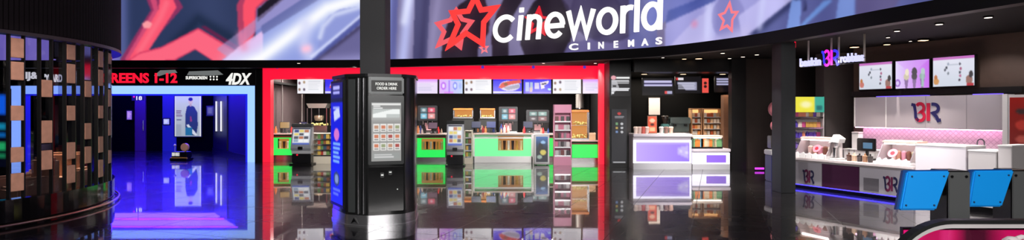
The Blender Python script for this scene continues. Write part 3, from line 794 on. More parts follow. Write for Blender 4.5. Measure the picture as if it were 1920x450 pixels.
pc.grad((120, 122, 122), (170, 168, 164), 'y', 0, 0, 1, .3); pc.rect(.02, .02, .98, .05, (230, 230, 228)); pc.lines(.06, .40, .06, .12, 2, (240, 240, 240)); pc.rect(.04, .12, .96, .27, (240, 244, 242)); pc.poly([(.04, .12), (.7, .12), (.04, .2)], (190, 196, 194)); pc.rect(.5, .2, .96, .3, (190, 196, 194))
pc.grad((176, 178, 176), (140, 140, 138), 'y', .04, .26, .96, .36)
for r in range(3):
    for q in range(4):
        c = [(206, 120, 84), (220, 190, 130), (170, 66, 60), (150, 160, 120), (226, 214, 196), (190, 140, 110)][int(rng.integers(6))]
        x0 = .06 + q * .235; y0 = .37 + r * .16
        pc.rect(x0, y0, x0 + .21, y0 + .13, (236, 234, 230)); pc.rect(x0 + .03, y0 + .02, x0 + .18, y0 + .08, c); pc.rect(x0 + .03, y0 + .095, x0 + .17, y0 + .11, (90, 90, 90))
pc.rect(.04, .86, .96, .97, (150, 154, 152)); pc.lines(.1, .9, .88, .96, 2, (210, 210, 210))
o = flat_picture('display', pc, -hw + .055, hw - .055, 1.09, 2.06, -.0225, paint_mat('kiosk_screen', .95), tk); on_face(o, M0)
m = MB(); m.box(-hw + .012, hw - .012, -.012, .01, .26, 1.0, .008); lp = on_face(m.build('lower_door', pbr('door_gloss', (12, 12, 13), .08), tk), M0)
def lp_part(a, nm, mt): m = MB(); m.box(*a); on_face(m.build(nm, mt, tk), M0)
lp_part((-.10, -.04, -.045, -.01, .82, .90, .006), 'card_reader', DGREY); lp_part((.03, .09, -.05, -.01, .86, .93, .006), 'ticket_slot', DGREY)
lp_part((-.09, -.05, -.05, -.044, .855, .875), 'indicator', WL); lp_part((.04, .08, -.055, -.049, .90, .915), 'indicator', WL); lp_part((.175, .19, -.018, -.012, .61, .625), 'indicator', WL)
# side face with the blue display
M1, W1_ = face_frame(6, 7); hw = W1_ / 2
m = MB(); m.box(-hw + .04, hw - .04, -.03, .01, .28, 2.44, .01); on_face(m.build('side_surround', BLACK, tk), M1)
pc = Pic(40, 110, (10, 20, 210))
pc.grad((8, 14, 190), (16, 36, 235)); pc.rect(0, .0, 1, .13, (14, 14, 100)); pc.lines(.2, .85, .03, .11, 2, (170, 170, 250), 1, .55); pc.rect(0, .13, 1, .16, (4, 6, 60))
pc.poly([(.25, .24), (.7, .2), (.8, .28), (.3, .32)], (190, 200, 255)); pc.lines(.2, .8, .2, .23, 1, (150, 160, 255))
pc.ell(.5, .43, .22, .05, (200, 110, 190)); pc.lines(.2, .8, .50, .68, 5, (120, 170, 255)); pc.ell(.5, .8, .26, .06, (40, 60, 90)); pc.ell(.5, .8, .16, .04, (120, 140, 180)); pc.lines(.2, .8, .88, .95, 2, (90, 110, 230))
o = flat_picture('side_display', pc, -hw + .07, hw - .07, .34, 2.40, -.034, paint_mat('blue_screen', 1.2), tk); on_face(o, M1)
# bright chrome uprights on the chamfer between the faces
M2, W2_ = face_frame(7, 0)
for a in (.03, .13): m = MB(); m.box(a - .012, a + .012, -.02, .005, .22, 2.46, .004); on_face(m.build('chrome_strip', STEEL, tk), M2)
m = MB(); m.box(-.16, -.03, -.012, .005, .24, 2.44, .005); on_face(m.build('chamfer_panel', pbr('chamfer', (84, 88, 88), .25, .4), tk), M2)
em_ = MB(); em_.prism([(-.1, .06), (-.04, .16), (.03, .06), (-.02, .10)], -.022, -.012, 'xz'); on_face(em_.build('plinth_mark', BLACK, tk), M2)

# ================================================================== snack counter hall
m = MB(); m.box(X(420, 27.5), 4.2, 27.5, 27.7, 0, 3.68); struct(m.build('wall_concession', pbr('concession_wall', (7, 6, 7), .6, 0, .2)))
m = MB(); m.box(X(482, YP + .6), X(491.5, YP + .6), YP + .6, 27.5, 0, 3.68); struct(m.build('wall_concession_left', pbr('mauve_brown_wall', (92, 78, 80), .6, noise=.12)))
m = MB(); m.box(3.42, 3.62, YP - .9, 27.5, 0, 3.68); struct(m.build('wall_concession_right', DARKW))

# menu screens under the red lintel
YM = 22.75
def food_menu(seed):
    p = Pic(50, 30, (240, 240, 246)); r = np.random.default_rng(seed)
    for i, (x, y) in enumerate(((.08, .32), (.26, .26), (.08, .74), (.26, .74))):
        p.ell(x, y, .055, .12, [(60, 40, 66), (80, 40, 60), (160, 130, 90), (120, 84, 60)][(i + seed) % 4], .9, .5)
    p.lines(.42, .92, .18, .82, 6, (190, 196, 206), .6, .35)
    return p
def pink_menu(seed, two=False):
    p = Pic(48, 30, (236, 222, 250)); p.grad((214, 130, 250), (240, 226, 252), 'y', 0, 0, 1, .35)
    p.lines(.15, .85, .36, .86, 4, (198, 196, 226), .8, .4)
    if two:
        p.grad((228, 180, 252), (190, 214, 255), 'x'); p.ell(.18, .5, .12, .26, (196, 120, 246)); p.ell(.18, .5, .06, .14, (240, 220, 255)); p.rect(.40, .12, .45, .95, (176, 130, 250)); p.ell(.68, .5, .1, .26, (140, 150, 246)); p.ell(.68, .5, .05, .15, (220, 232, 255)); p.ell(.9, .5, .06, .2, (170, 190, 250)); p.rect(.5, 0, 1, .18, (120, 180, 240), .7); p.rect(.2, .86, .6, 1, (230, 110, 246), .5)
    return p
def blue_menu(kind):
    p = Pic(60, 30, (56, 52, 240)); p.grad((36, 44, 236), (92, 70, 250))
    if kind == 0:
        p.ell(.58, .5, .36, .34, (226, 220, 240), .95); p.poly([(.18, .62), (.30, .30), (.62, .16), (.95, .10), (.98, .30), (.6, .42), (.3, .66)], (226, 84, 70)); p.poly([(.36, .60), (.9, .40), (.94, .62), (.5, .78)], (170, 168, 190)); p.ell(.44, .4, .07, .10, (150, 90, 50)); p.rect(0, .86, 1, .96, (226, 222, 252))
    else:
        p.rect(.06, .28, .20, .86, (190, 200, 250)); p.rect(.24, .26, .34, .8, (170, 190, 220)); p.rect(.4, .3, .56, .7, (210, 200, 235)); p.poly([(.6, .28), (.92, .16), (.9, .34), (.74, .5), (.78, .64), (.64, .7)], (236, 226, 236)); p.poly([(.64, .36), (.84, .28), (.82, .4), (.66, .44)], (20, 14, 90)); p.rect(.06, .9, 1, .97, (150, 130, 255)); p.rect(.22, .6, .32, .9, (220, 190, 190)); p.ell(.94, .72, .06, .07, (180, 230, 255))
    return p
MENUS = [(557, 607, food_menu(1), 'white menu screen with small drink pictures, leftmost under the red lintel'),
         (609, 653, blue_menu(0), 'blue menu screen with a red splash, partly behind the black ticket kiosk'),
         (777, 821, pink_menu(2), 'pale pink menu screen just right of the black ticket kiosk'),
         (823, 868, pink_menu(3, True), 'pink and sky blue menu screen with big round letters'),
         (870, 922, food_menu(2), 'white menu screen with four food pictures left of the two blue screens'),
         (924, 979, blue_menu(0), 'blue menu screen with a big red and white splash'),
         (981, 1034, blue_menu(1), 'blue violet menu screen with large white letters'),
         (1036, 1090, food_menu(3), 'white menu screen with four food pictures right of the two blue screens'),
         (1092, 1127, pink_menu(4), 'pinkish white menu screen at the right end of the row')]
for a, b, pc, lab in MENUS:
    x = X((a + b) / 2, YM); w = (b - a) / F * YM / 2
    t = thing('hanging_menu_screen', lab, 'screen', (x, YM, Z(161, YM)), 0, 'menu screens over the snack counter')
    h = 14.3 / F * YM
    m = MB(); m.box(-w, w, 0, .09, -h - .02, h + .02, .01); m.build('casing', BLACK, t)
    flat_picture('display', pc, -w + .015, w - .015, -h, h, -.004, SCREEN, t)
    m = MB(); m.box(-.03, .03, .06, .10, h, 3.68 - Z(161, YM)); m.build('bracket', BLACK, t)

# counter units
GREEN = glow('green_light', (26, 226, 84), 1.15); PGREEN = glow('pale_green_light', (112, 240, 152), 1.1)
CTOP = pbr('counter_top', (214, 196, 190), .25); KICK = pbr('kick_plate', (150, 146, 146), .2, .8)
REDB = pbr('red_brown_edge', (120, 44, 34), .4)
def counter(a, b, Y, depth, top, g0, g1, label, inset=None, frame=False, glowm=GREEN, topm=CTOP):
    """g0, g1: rows of the lit panel's top and bottom; inset: a display niche (px0, px1, row0, row1)"""
    xc = X((a + b) / 2, Y); hw = (b - a) / F * Y / 2
    t = thing('serving_counter', label, 'counter', (xc, Y, 0), 0, 'snack counter units')
    zt = Z(top, Y); z1 = Z(g0, Y); z0 = Z(g1, Y)
    bm_ = WHITE if frame else pbr('counter_body', (60, 56, 56), .5)
    m = MB(); m.box(-hw, hw, .26, depth, .02, zt - .05); m.box(-hw, -hw + .03, .055, .26, .02, zt - .05); m.box(hw - .03, hw, .055, .26, .02, zt - .05); m.build('body', bm_, t)
    m = MB(); m.box(-hw, hw, -.04, depth + .02, zt - .05, zt, .012); m.build('worktop', topm, t)
    m = MB(); m.box(-hw, hw, .03, .06, 0.0, z0 - .01); m.build('kick_plate', KICK, t)
    m = MB()
    if inset:
        i0, i1 = X(inset[0], Y) - xc, X(inset[1], Y) - xc; j1, j0 = Z(inset[2], Y), Z(inset[3], Y)
        m.box(-hw + .03, i0, 0, .055, z0, z1); m.box(i1, hw - .03, 0, .055, z0, z1); m.box(i0, i1, 0, .055, z0, j0)
        if j1 < z1 - .01: m.box(i0, i1, 0, .055, j1, z1)
    else: m.box(-hw + .03, hw - .03, 0, .055, z0, z1)
    m.build('lit_panel', glowm, t)
    m = MB(); m.box(-hw, hw, -.012, .05, z1 + .005, z1 + .05); m.build('front_edge', REDB if not frame else WHITE, t)
    if frame:
        m = MB(); m.box(-hw - .05, -hw + .06, -.03, .3, 0, zt - .03, .01); m.box(hw - .06, hw + .05, -.03, .3, 0, zt - .03, .01); m.box(-hw, hw, -.03, .05, .0, z0, .01); m.build('surround', WHITE, t)
    if inset:
        k = (i1 - i0)
        m = MB(); m.box(i0 - .02, i1 + .02, .235, .255, j0 - .02, j1 + .02); m.build('niche_back', glow('niche_light', (226, 150, 70), .55), t)
        m = MB(); m.box(i0, i1, -.02, .235, j0 - .02, j0, .004); m.build('niche_shelf', pbr('niche_shelf', (226, 180, 110), .4), t)
        n = max(3, int(k / .14))
        for q in range(n):
            w = k / n * .34; cx = i0 + k * (q + .5) / n
            tube_ = snack_cup(rgbs[q % len(rgbs)], w, (j1 - j0) * .72)
            tube_.location = (xc + cx, Y + .09, j0); tube_['label'] = 'small snack tub in the lit niche of the green counter'; tube_['group'] = 'snack tubs in the counter niches'
    return t
rgbs = [(226, 196, 150), (70, 40, 30), (236, 226, 210), (50, 34, 40), (200, 150, 70)]
_cups = {}
def snack_cup(rgb, r, h):
    key = (rgb, round(r, 3), round(h, 3))
    if key in _cups: c = _cups[key].copy(); COL.objects.link(c); return c
    mb = MB(); mb.lathe([(r * .78, 0), (r, h * .86), (r * 1.08, h * .88), (r * 1.08, h * .93), (r * .9, h), (.001, h)], seg=14)
    o = mb.build('snack_tub', pbr('tub_%d_%d_%d' % rgb, rgb, .5), smooth=True); o['category'] = 'tub'; _cups[key] = o
    return o
counter(508.5, 585, 22.95, .8, 250, 258, 291, 'green lit counter unit at the left end by the red frame', (520, 542, 260, 278))
counter(586, 690, 22.95, .8, 251, 259, 292, 'green lit counter unit behind the candy rack, left of the ticket kiosk')
counter(692, 836, 22.7, .8, 251, 259, 295, 'green lit counter unit right behind the ticket kiosk', (790, 831, 260, 280))
counter(838, 884, 23.0, .7, 251, 259, 293, 'short green lit counter piece behind the self service kiosk')
counter(887, 999, 21.9, .9, 250, 260, 293, 'white framed green counter that juts forward in the middle', (934, 981, 257, 281), True, PGREEN)
counter(1001, 1069, 22.9, .7, 251, 259, 293, 'green lit counter piece behind the pink rack')
counter(1071, 1122, 21.95, .85, 263, 271, 296, 'lower green lit counter unit at the right end by the red frame')
bc = thing('back_counter', 'long dark back counter along the rear wall of the snack hall', 'counter', (X(800, 25), 25.4, 0))
hwb = 8.0
m = MB(); m.box(-5.9, 6.85, 0, .7, 0, .96); m.build('body', MATTE, bc); m = MB(); m.box(-5.95, 6.9, -.03, .72, .96, 1.0, .01); m.build('worktop', pbr('steel_top', (150, 148, 148), .3, .8), bc)
for i in range(7): m = MB(); m.box(-5.85 + i * 1.8, -5.85 + i * 1.8 + 1.74, -.02, 0, .1, .92, .006); m.build('door', BLACK, bc)

# machines on the back counter
YB2 = 25.6
def drinks_machine(px, label, w=.86, top=198, tiles=None):
    x = X(px, YB2); t = thing('drinks_dispenser', label, 'drinks machine', (x, YB2, 1.0)); hw = w / 2; h = Z(top, YB2) - 1.0
    m = MB(); m.box(-hw, hw, .1, .6, 0, h, .03); m.build('body', BLACK, t)
    m = MB(); m.box(-hw + .03, hw - .03, -.12, .1, .0, .06, .01); m.build('drip_tray', STEEL, t)
    m = MB(); m.box(-hw, hw, -.08, .1, h * .42, h, .03); m.build('head', pbr('dispenser_grey', (40, 40, 44), .3), t)
    pc = Pic(24, 24, (30, 28, 34)); T_ = tiles or [(90, 130, 140), (226, 80, 110), (120, 190, 214), (232, 150, 150)]
    for i in range(2):
        for j in range(2): pc.rect(.08 + .48 * i, .08 + .48 * j, .46 + .48 * i, .46 + .48 * j, T_[i + 2 * j]); pc.ell(.27 + .48 * i, .27 + .48 * j, .1, .1, (240, 236, 236), .7)
    flat_picture('button_display', pc, -hw + .08, hw - .08, h * .5, h - .05, -.085, SCREEN, t)
    for i in range(3): m = MB(); m.cyl((-.2 + .2 * i, -.02, h * .3), .025, .12 * h + .02); m.build('nozzle', STEEL, t)
    m = MB(); m.box(-.14, .14, .09, .098, .1, h * .36); m.build('splash_plate', pbr('pink_plate', (236, 176, 180), .4), t)
    return t
drinks_machine(802, 'tall drinks dispenser with coloured tiles just right of the ticket kiosk')
drinks_machine(953, 'tall drinks dispenser with coloured tiles above the jutting white counter', .82, 200)
drinks_machine(1008, 'wide grey green drinks dispenser left of the pink rack', 1.0, 206, [(120, 160, 156), (150, 184, 178), (96, 84, 90), (150, 110, 112)])

WARM = glow('warm_cabinet_light', (255, 170, 84), .7); POP = pbr('popcorn', (240, 206, 130), .8, noise=.5, nscale=60)
def warmer(px, Y, z, w, h, label, d=.45, shelves=1):
    t = thing('popcorn_warmer', label, 'warmer', (X(px, Y), Y, z)); hw = w / 2
    m = MB(); m.box(-hw, hw, 0, d, 0, .06, .01); m.build('base', STEEL, t)
    m = MB(); m.box(-hw, hw, 0, d, h - .09, h, .02); m.build('hood', pbr('orange_hood', (206, 128, 60), .35), t)
    m = MB(); m.box(-hw + .03, hw - .03, d - .03, d - .01, .06, h - .09); m.build('lit_back', WARM, t)
    for sx in (-1, 1):
        for y in (.01, d - .03): m = MB(); m.box(sx * (hw - .015) - .012, sx * (hw - .015) + .012, y, y + .024, .06, h - .09); m.build('corner_post', STEEL, t)
    m = MB(); m.box(-hw + .03, hw - .03, .004, .01, .06, h - .09); m.build('glass_front', glassy('clear_pane', (250, 248, 245), .02), t)
    for s in range(shelves):
        z0 = .07 + s * (h - .16) / shelves
        m = MB()
        for i in range(26): m.sphere((rng.uniform(-hw + .08, hw - .08), rng.uniform(.08, d - .1), z0 + rng.uniform(.01, .12) * min(1, h)), rng.uniform(.025, .045), seg=8)
        o = m.build('popcorn', POP, t); o['kind'] = 'stuff'
        if s: m = MB(); m.box(-hw + .03, hw - .03, .03, d - .03, z0 - .015, z0); m.build('shelf', STEEL, t)
    return t
def pedestal(px, Y, w, z, label):
    t = thing('cabinet', label, 'cabinet', (X(px, Y), Y, 1.0)); hw = w / 2
    m = MB(); m.box(-hw, hw, 0, .5, 0, z - 1.0, .01); m.build('body', BLACK, t); m = MB(); m.box(-hw + .03, hw - .03, -.015, 0, .04, z - 1.06, .004); m.build('door', DGREY, t); return t
for px, w, lab in ((868, .86, 'wide orange popcorn warmer above the self service kiosk'), (914, .66, 'orange popcorn warmer left of the middle drinks dispenser')):
    pedestal(px, 25.7, w + .1, 1.62, 'dark cabinet carrying the ' + lab); warmer(px, 25.75, 1.62, w, Z(203, 25.75) - 1.62, lab, .4)
warmer(1087, 22.2, Z(263, 21.95), .72, Z(206, 22.2) - Z(263, 21.95), 'tall orange popcorn warmer on the lower green counter at the right', .45, 2)
# big popping machine at the left
pm = thing('popcorn_machine', 'white steel popcorn popper with a round kettle at the left of the hall', 'popcorn machine', (X(594, 25.6), 25.6, 1.0))
hh = Z(194, 25.6) - 1.0
m = MB(); m.box(-.44, .44, 0, .6, 0, .3, .02); m.build('base', STEEL, pm)
m = MB(); m.prism([(-.46, hh), (.46, hh), (.36, hh - .2), (-.36, hh - .2)], 0, .6, 'xz'); m.build('hood', pbr('popper_steel', (170, 165, 158), .3, .7), pm)
for sx in (-1, 1):
    for y in (.02, .56): m = MB(); m.box(sx * .42 - .02, sx * .42 + .02, y, y + .03, .3, hh - .2); m.build('corner_post', STEEL, pm)
m = MB(); m.lathe([(.05, .50), (.17, .52), (.21, .66), (.2, .74), (.05, .76)], (0, .3, 0)); m.build('kettle', pbr('kettle', (224, 200, 170), .25, .8), pm, smooth=True)
m = MB(); m.cyl((0, .3, .76), .02, hh - .96); m.build('kettle_rod', STEEL, pm)
m = MB()
for i in range(40): m.sphere((rng.uniform(-.36, .36), rng.uniform(.06, .5), .32 + rng.uniform(0, .08)), .04, seg=8)
o = m.build('popcorn', POP, pm); o['kind'] = 'stuff'
# till terminals on the front counters
def till(px, Y, z, label, rz=0, c=(60, 70, 120)):
    t = thing('till_terminal', label, 'till', (X(px, Y), Y, z), rz)
    m = MB(); m.box(-.11, .11, -.09, .09, 0, .03, .008); m.build('foot', BLACK, t)
    m = MB(); m.box(-.03, .03, .0, .04, .03, .24); m.build('stem', BLACK, t)
    mm = Matrix.Translation((0, -.02, .31)) @ Matrix.Rotation(-.35, 4, 'X')
    m = MB(); m.box(-.19, .19, -.015, .02, -.14, .14, .01, M=mm); m.build('monitor', BLACK, t)
    m = MB(); m.box(-.17, .17, -.019, -.015, -.12, .12, M=mm); m.build('display', glow('till_%d' % c[2], c, .6), t)
    m = MB(); m.box(.13, .21, -.10, -.05, 0, .12, .01); m.build('card_reader', DGREY, t)
    return t
zC = Z(250.5, 22.8)
till(893, 22.35, Z(250, 21.9), 'till with a dark screen at the left end of the jutting counter'); till(921, 22.4, Z(250, 21.9), 'till with a bluish screen on the jutting counter', 0, (70, 90, 180))
till(990, 22.3, Z(250, 21.9), 'till at the right end of the jutting counter'); till(812, 23.1, Z(251, 22.7), 'till near the tiled drinks dispenser', 0, (150, 120, 140))
till(534, 23.3, Z(250, 22.95), 'till with an amber light on the left end counter', .3, (200, 150, 60)); till(568, 23.4, Z(250, 22.95), 'till behind the left self service kiosk', -.2)
# standing items on the left counter
def bottle(px, Y, z, rgb, label, s=1.0, group='bottles and cups on the snack counters'):
    mb = MB(); mb.lathe([(.045 * s, 0), (.05 * s, .02), (.05 * s, .16 * s), (.02 * s, .22 * s), (.02 * s, .27 * s), (.001, .27 * s)], seg=12)
    o = mb.build('bottle', pbr('bottle_%d_%d_%d' % rgb, rgb, .35), smooth=True); o.location = (X(px, Y), Y, z); return props(o, label, 'bottle', group)
bottle(517, 23.1, Z(250, 22.95), (240, 130, 60), 'orange bottle at the left end of the green counter'); bottle(563, 23.1, Z(250, 22.95), (226, 196, 170), 'cream bottle left of the popcorn popper', 1.5)
bottle(779, 22.9, Z(251, 22.7), (220, 120, 120), 'pinkish bottle beside the ticket kiosk on the counter'); bottle(983, 22.2, Z(250, 21.9), (226, 60, 70), 'red bottle at the right of the jutting counter', .9)
bottle(940, 22.3, Z(250, 21.9), (226, 180, 140), 'cream bottle on the middle of the jutting counter', .7)
# black hanging flue, steel duct and poles
du = thing('hanging_duct', 'ribbed pale steel duct hanging above the right popcorn warmer', 'duct', (X(1087, 25.5), 25.5, Z(203, 25.5)))
m = MB(); prof = []
hd = 3.68 - Z(203, 25.5)
for i in range(16): prof += [(.17, hd * i / 16 + .001), (.185, hd * (i + .5) / 16)]
m.lathe(prof + [(.17, hd)], seg=20); m.build('flue', pbr('duct_steel', (200, 196, 190), .35, .5), du, smooth=True)
m = MB(); m.cyl((0, 0, -.03), .2, .05, seg=24); m.build('collar', STEEL, du)
for px, lab in ((529, 'slim grey pole left of the drinks tills'), (566, 'pale pole right of the wall panel')):
    t = thing('support_pole', lab, 'pole', (X(px, 24.2), 24.2, 1.0 if px < 0 else 0)); m = MB(); m.cyl((0, 0, .02), .025, 3.64); m.build('tube', pbr('pole_grey', (150, 146, 144), .4, .3), t); m = MB(); m.cyl((0, 0, 0), .07, .02); m.build('foot_plate', STEEL, t)

# self service kiosks in front of the counters
def service_kiosk(px, Y, w, top, label, seed=0, rz=0):
    t = thing('self_service_kiosk', label, 'kiosk', (X(px, Y), Y, 0), rz, 'self service kiosks before the snack counter'); hw = w / 2; h = Z(top, Y)
    m = MB(); m.box(-hw - .04, hw + .04, -.22, .3, 0, .05, .01); m.build('foot_plate', BLACK, t)
    m = MB(); m.box(-hw + .02, hw - .02, -.12, .18, .05, .40, .02); m.build('pedestal', pbr('kiosk_black', (24, 24, 27), .25), t)
    m = MB(); m.box(-hw + .01, hw - .01, -.14, .18, .40, .52, .015); m.build('tray_panel', pbr('kiosk_light_grey', (196, 198, 200), .35), t)
    m = MB(); m.prism([(-.16, .52), (-.20, .60), (.0, h - .12), (.14, h - .12), (.18, .52)], -hw, hw, 'yz'); m.build('housing', pbr('kiosk_silver', (176, 178, 184), .3, .2), t)
    m = MB(); m.prism([(-.04, h - .12), (-.10, h - .09), (-.06, h), (.14, h), (.14, h - .12)], -hw, hw, 'yz'); m.build('hood', DGREY, t)
    pc = Pic(30, 42, (214, 218, 226)); r = np.random.default_rng(seed)
    for j in range(4):
        for i in range(3):
            c = [(190, 120, 90), (226, 206, 120), (90, 90, 100), (150, 170, 190), (240, 240, 240), (70, 84, 140)][int(r.integers(6))]
            pc.rect(.08 + i * .3, .1 + j * .2, .32 + i * .3, .26 + j * .2, c)
    pc.rect(0, 0, 1, .07, (60, 60, 80)); pc.rect(0, .9, 1, 1, (90, 110, 190))
    y0, z0, y1, z1 = -.187, .74, -.02, h - .16
    picture_mesh('display', pc, lambda u, v: ((-hw + .06) + (w - .12) * u, y1 + (y0 - y1) * v - .012, z1 + (z0 - z1) * v), SCREEN, t)
    m = MB(); m.box(-.08, .08, -.26, -.16, .56, .66, .01); m.build('card_reader', BLACK, t)
    m = MB(); m.cyl((-hw * .4, -.135, .36), .03, .02, 'y', 14); m.build('red_button', RED_L, t)
    return t
service_kiosk(567, 21.2, .72, 232, 'silver self service kiosk standing near the left red jamb', 2)
service_kiosk(854, 20.6, .60, 226, 'silver self service kiosk left of the white framed counter', 3)

# shelves of sweets
PK = {}
def packet(rgb, w, h, kind):
    key = (rgb, kind)
    if key in PK: o = PK[key].copy(); COL.objects.link(o); return o
    mb = MB()
    if kind == 'bag': mb.prism([(-.045, 0), (.045, 0), (.05, .02), (.048, .13), (.05, .16), (-.05, .16), (-.048, .13), (-.05, .02)], -.02, .02, 'xz'); nm = 'snack_bag'
    elif kind == 'carton': mb.box(-.05, .05, -.03, .03, 0, .15, .006); nm = 'snack_carton'
    else: mb.lathe([(.04, 0), (.045, .02), (.045, .12), (.018, .15), (.018, .18), (.001, .18)], seg=10); nm = 'drink_bottle'
    o = mb.build(nm, pbr('pk_%d_%d_%d' % rgb, rgb, .4)); PK[key] = o; return o
def stock(x0, x1, y, z, n, M, cols, kinds, label, group, s=1.0):
    for i in range(n):
        k = kinds[int(rng.integers(len(kinds)))]; c = cols[int(rng.integers(len(cols)))]
        o = packet(c, 0, 0, k); o.location = M @ Vector((x0 + (x1 - x0) * (i + .5) / n, y, z)); o.scale = (s, s, s)
        o.rotation_euler = (0, 0, M.to_euler().z); props(o, label, k if k != 'bottle' else 'bottle', group)
CANDY = [(90, 140, 70), (226, 190, 90), (190, 70, 60), (226, 214, 196), (60, 90, 120), (150, 90, 60), (120, 160, 90)]
def rack(px, Y, w, top, nsh, label, bodym, cols, kinds, group, itemlab, header=None, n=5, z0=.18, d=.36, rz=0, s=1.0, inset=0):
    t = thing('display_rack', label, 'rack', (X(px, Y), Y, 0), rz); hw = w / 2; h = Z(top, Y)
    for sx in (-1, 1): m = MB(); m.box(sx * hw - .018, sx * hw + .018, 0, d, 0, h, .005); m.build('side_panel', bodym, t)
    m = MB(); m.box(-hw + .018, hw - .018, d - .02, d, .05, h); m.build('back_panel', bodym, t)
    m = MB(); m.box(-hw + .018, hw - .018, .0, d - .02, 0, z0 - .02); m.build('plinth', bodym, t)
    hz = h - (.3 if header else .02)
    M = Matrix.Translation((X(px, Y), Y, 0)) @ Matrix.Rotation(rz, 4, 'Z')
    for i in range(nsh):
        z = z0 + (hz - z0) * i / nsh
        m = MB(); m.box(-hw + .018, hw - .018, .01, d - .02, z - .02, z, .004); m.build('shelf', bodym, t)
        m = MB(); m.box(-hw + .018, hw - .018, -.004, .012, z - .03, z + .02); m.build('shelf_edge', STEEL, t)
        stock(-hw + .05 + inset, hw - .05 - inset, .12, z, n, M, cols, kinds, itemlab, group, s)
    if header: m = MB(); m.box(-hw - .01, hw + .01, -.01, d, h - .30, h, .01); m.build('header', header, t)
    else: m = MB(); m.box(-hw, hw, 0, d, h - .02, h); m.build('top_panel', bodym, t)
    return t
CREAM = pbr('cream_rack', (222, 212, 192), .5)
rack(605, 21.6, .72, 250, 4, 'cream sweet rack between the left kiosk and the ticket kiosk', CREAM, CANDY, ['bag', 'carton'], 'snacks on the cream rack', 'small snack pack on the cream rack left of the ticket kiosk', None, 4, .3, s=1.2, inset=.1)
rack(878, 21.5, .26, 245, 4, 'narrow cream sweet rack at the left side of the white framed counter', CREAM, CANDY, ['bag', 'carton'], 'snacks on the narrow rack', 'small snack pack on the narrow rack beside the white framed counter', None, 2, .25, s=1.1)
PKM = pbr('pink_rack', (226, 150, 178), .45)
rack(1055, 20.9, .60, 196, 5, 'tall pink and white sweet rack before the counter', PKM, [(206, 200, 200), (60, 50, 56), (226, 220, 220), (150, 140, 146), (216, 120, 150), (120, 60, 60)], ['carton', 'bag'], 'snacks on the pink rack', 'small grey or white pack on the tall pink rack', pbr('pink_header', (236, 150, 184), .4), 5, .34, s=1.25)
# small glass door fridge with a picture
fr = thing('drinks_fridge', 'small white framed fridge with a blue picture left of the pink rack', 'fridge', (X(1016, 20.9), 20.9, 0))
hw = .27; hz = Z(252, 20.9)
m = MB(); m.box(-hw, hw, 0, .45, .03, hz, .02); m.build('body', OFFW, fr)
m = MB(); m.box(-hw + .02, hw - .02, -.03, 0, .08, hz - .02, .008); dd_ = m.build('door', WHITE, fr)
pc = Pic(20, 40, (30, 34, 44)); pc.grad((60, 110, 180), (20, 30, 40), 'y', 0, 0, 1, .5); pc.ell(.4, .4, .2, .16, (30, 30, 34)); pc.ell(.6, .62, .24, .1, (206, 190, 90)); pc.ell(.3, .8, .2, .08, (150, 170, 160)); pc.ell(.6, .22, .2, .06, (150, 190, 230))
flat_picture('picture', pc, -hw + .06, hw - .06, .12, hz - .08, -.033, SCREEN, dd_)
m = MB(); m.box(hw - .05, hw - .03, -.06, -.03, .4, .7, .005); m.build('handle', STEEL, dd_)
for sx in (-1, 1): m = MB(); m.cyl((sx * .2, .1, 0), .03, .03); m.build('foot', BLACK, fr)
for i in range(30):
    a = [(889, 998, 22.3, Z(250, 21.9)), (780, 832, 22.95, Z(251, 22.7)), (526, 548, 23.1, Z(250, 22.95)), (640, 684, 23.1, Z(251, 22.95)), (1005, 1036, 23.1, Z(251, 22.9))][[0, 0, 1, 0, 4, 0, 2, 1][i % 8]]
    c = [(226, 60, 60), (40, 36, 40), (236, 226, 216), (220, 150, 90), (60, 80, 150), (190, 170, 150), (150, 40, 50)][i % 7]
    b_ = bottle(rng.uniform(a[0], a[1]), a[2] + rng.uniform(.12, .45), a[3], c, 'small cup or bottle in the clutter on the snack counters', rng.uniform(.6, 1.25), 'clutter on the snack counters')
ct = thing('carton_box', 'pale box on the lower green counter beside the popcorn warmer', 'box', (X(1111, 22.15), 22.15, Z(263, 21.95)))
m = MB(); m.box(-.12, .12, 0, .25, 0, .26, .01); m.build('body', pbr('tan_carton', (214, 180, 140), .6), ct); m = MB(); m.box(-.125, .125, -.005, .255, .2, .27, .01); m.build('lid', pbr('tan_lid', (226, 200, 166), .6), ct)
# ================================================================== coffee counter
CX0, CX1, YC = 3.37, 4.12, 20.3
m = MB(); m.box(CX0, CX1, YC, 22.6, 0, 3.68); struct(m.build('wall_pier', pbr('pier_black', (9, 9, 11), .4)))
m = MB(); m.box(CX1, 8.4, 23.0, 23.2, 0, 3.68); struct(m.build('wall_coffee', pbr('coffee_wall', (4, 4, 4), .7, 0, .1)))
m = MB(); m.box(CX1, 7.30, 19.75, 20.0, 3.25, 3.68); m.box(CX1, 8.35, 20.0, 23.0, 3.25, 3.3); struct(m.build('ceiling_coffee', BLACK))
m = MB(); m.box(7.30, 7.78, 19.5, 19.8, 0, 3.68); struct(m.build('trim_4', pbr('pier_black', (9, 9, 11), .4)))
m = MB(); m.box(8.38, 8.5, 19.8, 23.2, 0, 3.68); struct(m.build('wall_coffee_right', pbr('coffee_wall', (4, 4, 4), .7, 0, .1)))
def wall_print(name, px0, px1, py0, py1, Y, pc, label, cat, mat=SCREEN, t=.04, casing=BLACK, b=.02):
    x = X((px0 + px1) / 2, Y); z = Z((py0 + py1) / 2, Y); w = (px1 - px0) / F * Y / 2; h = (py1 - py0) / F * Y / 2
    o = thing(name, label, cat, (x, Y, z)); m = MB(); m.box(-w - b, w + b, 0, t, -h - b, h + b, .005); m.build('casing', casing, o)
    flat_picture('display', pc, -w, w, -h, h, -.003, mat, o); return o
BG = (18, 18, 21)
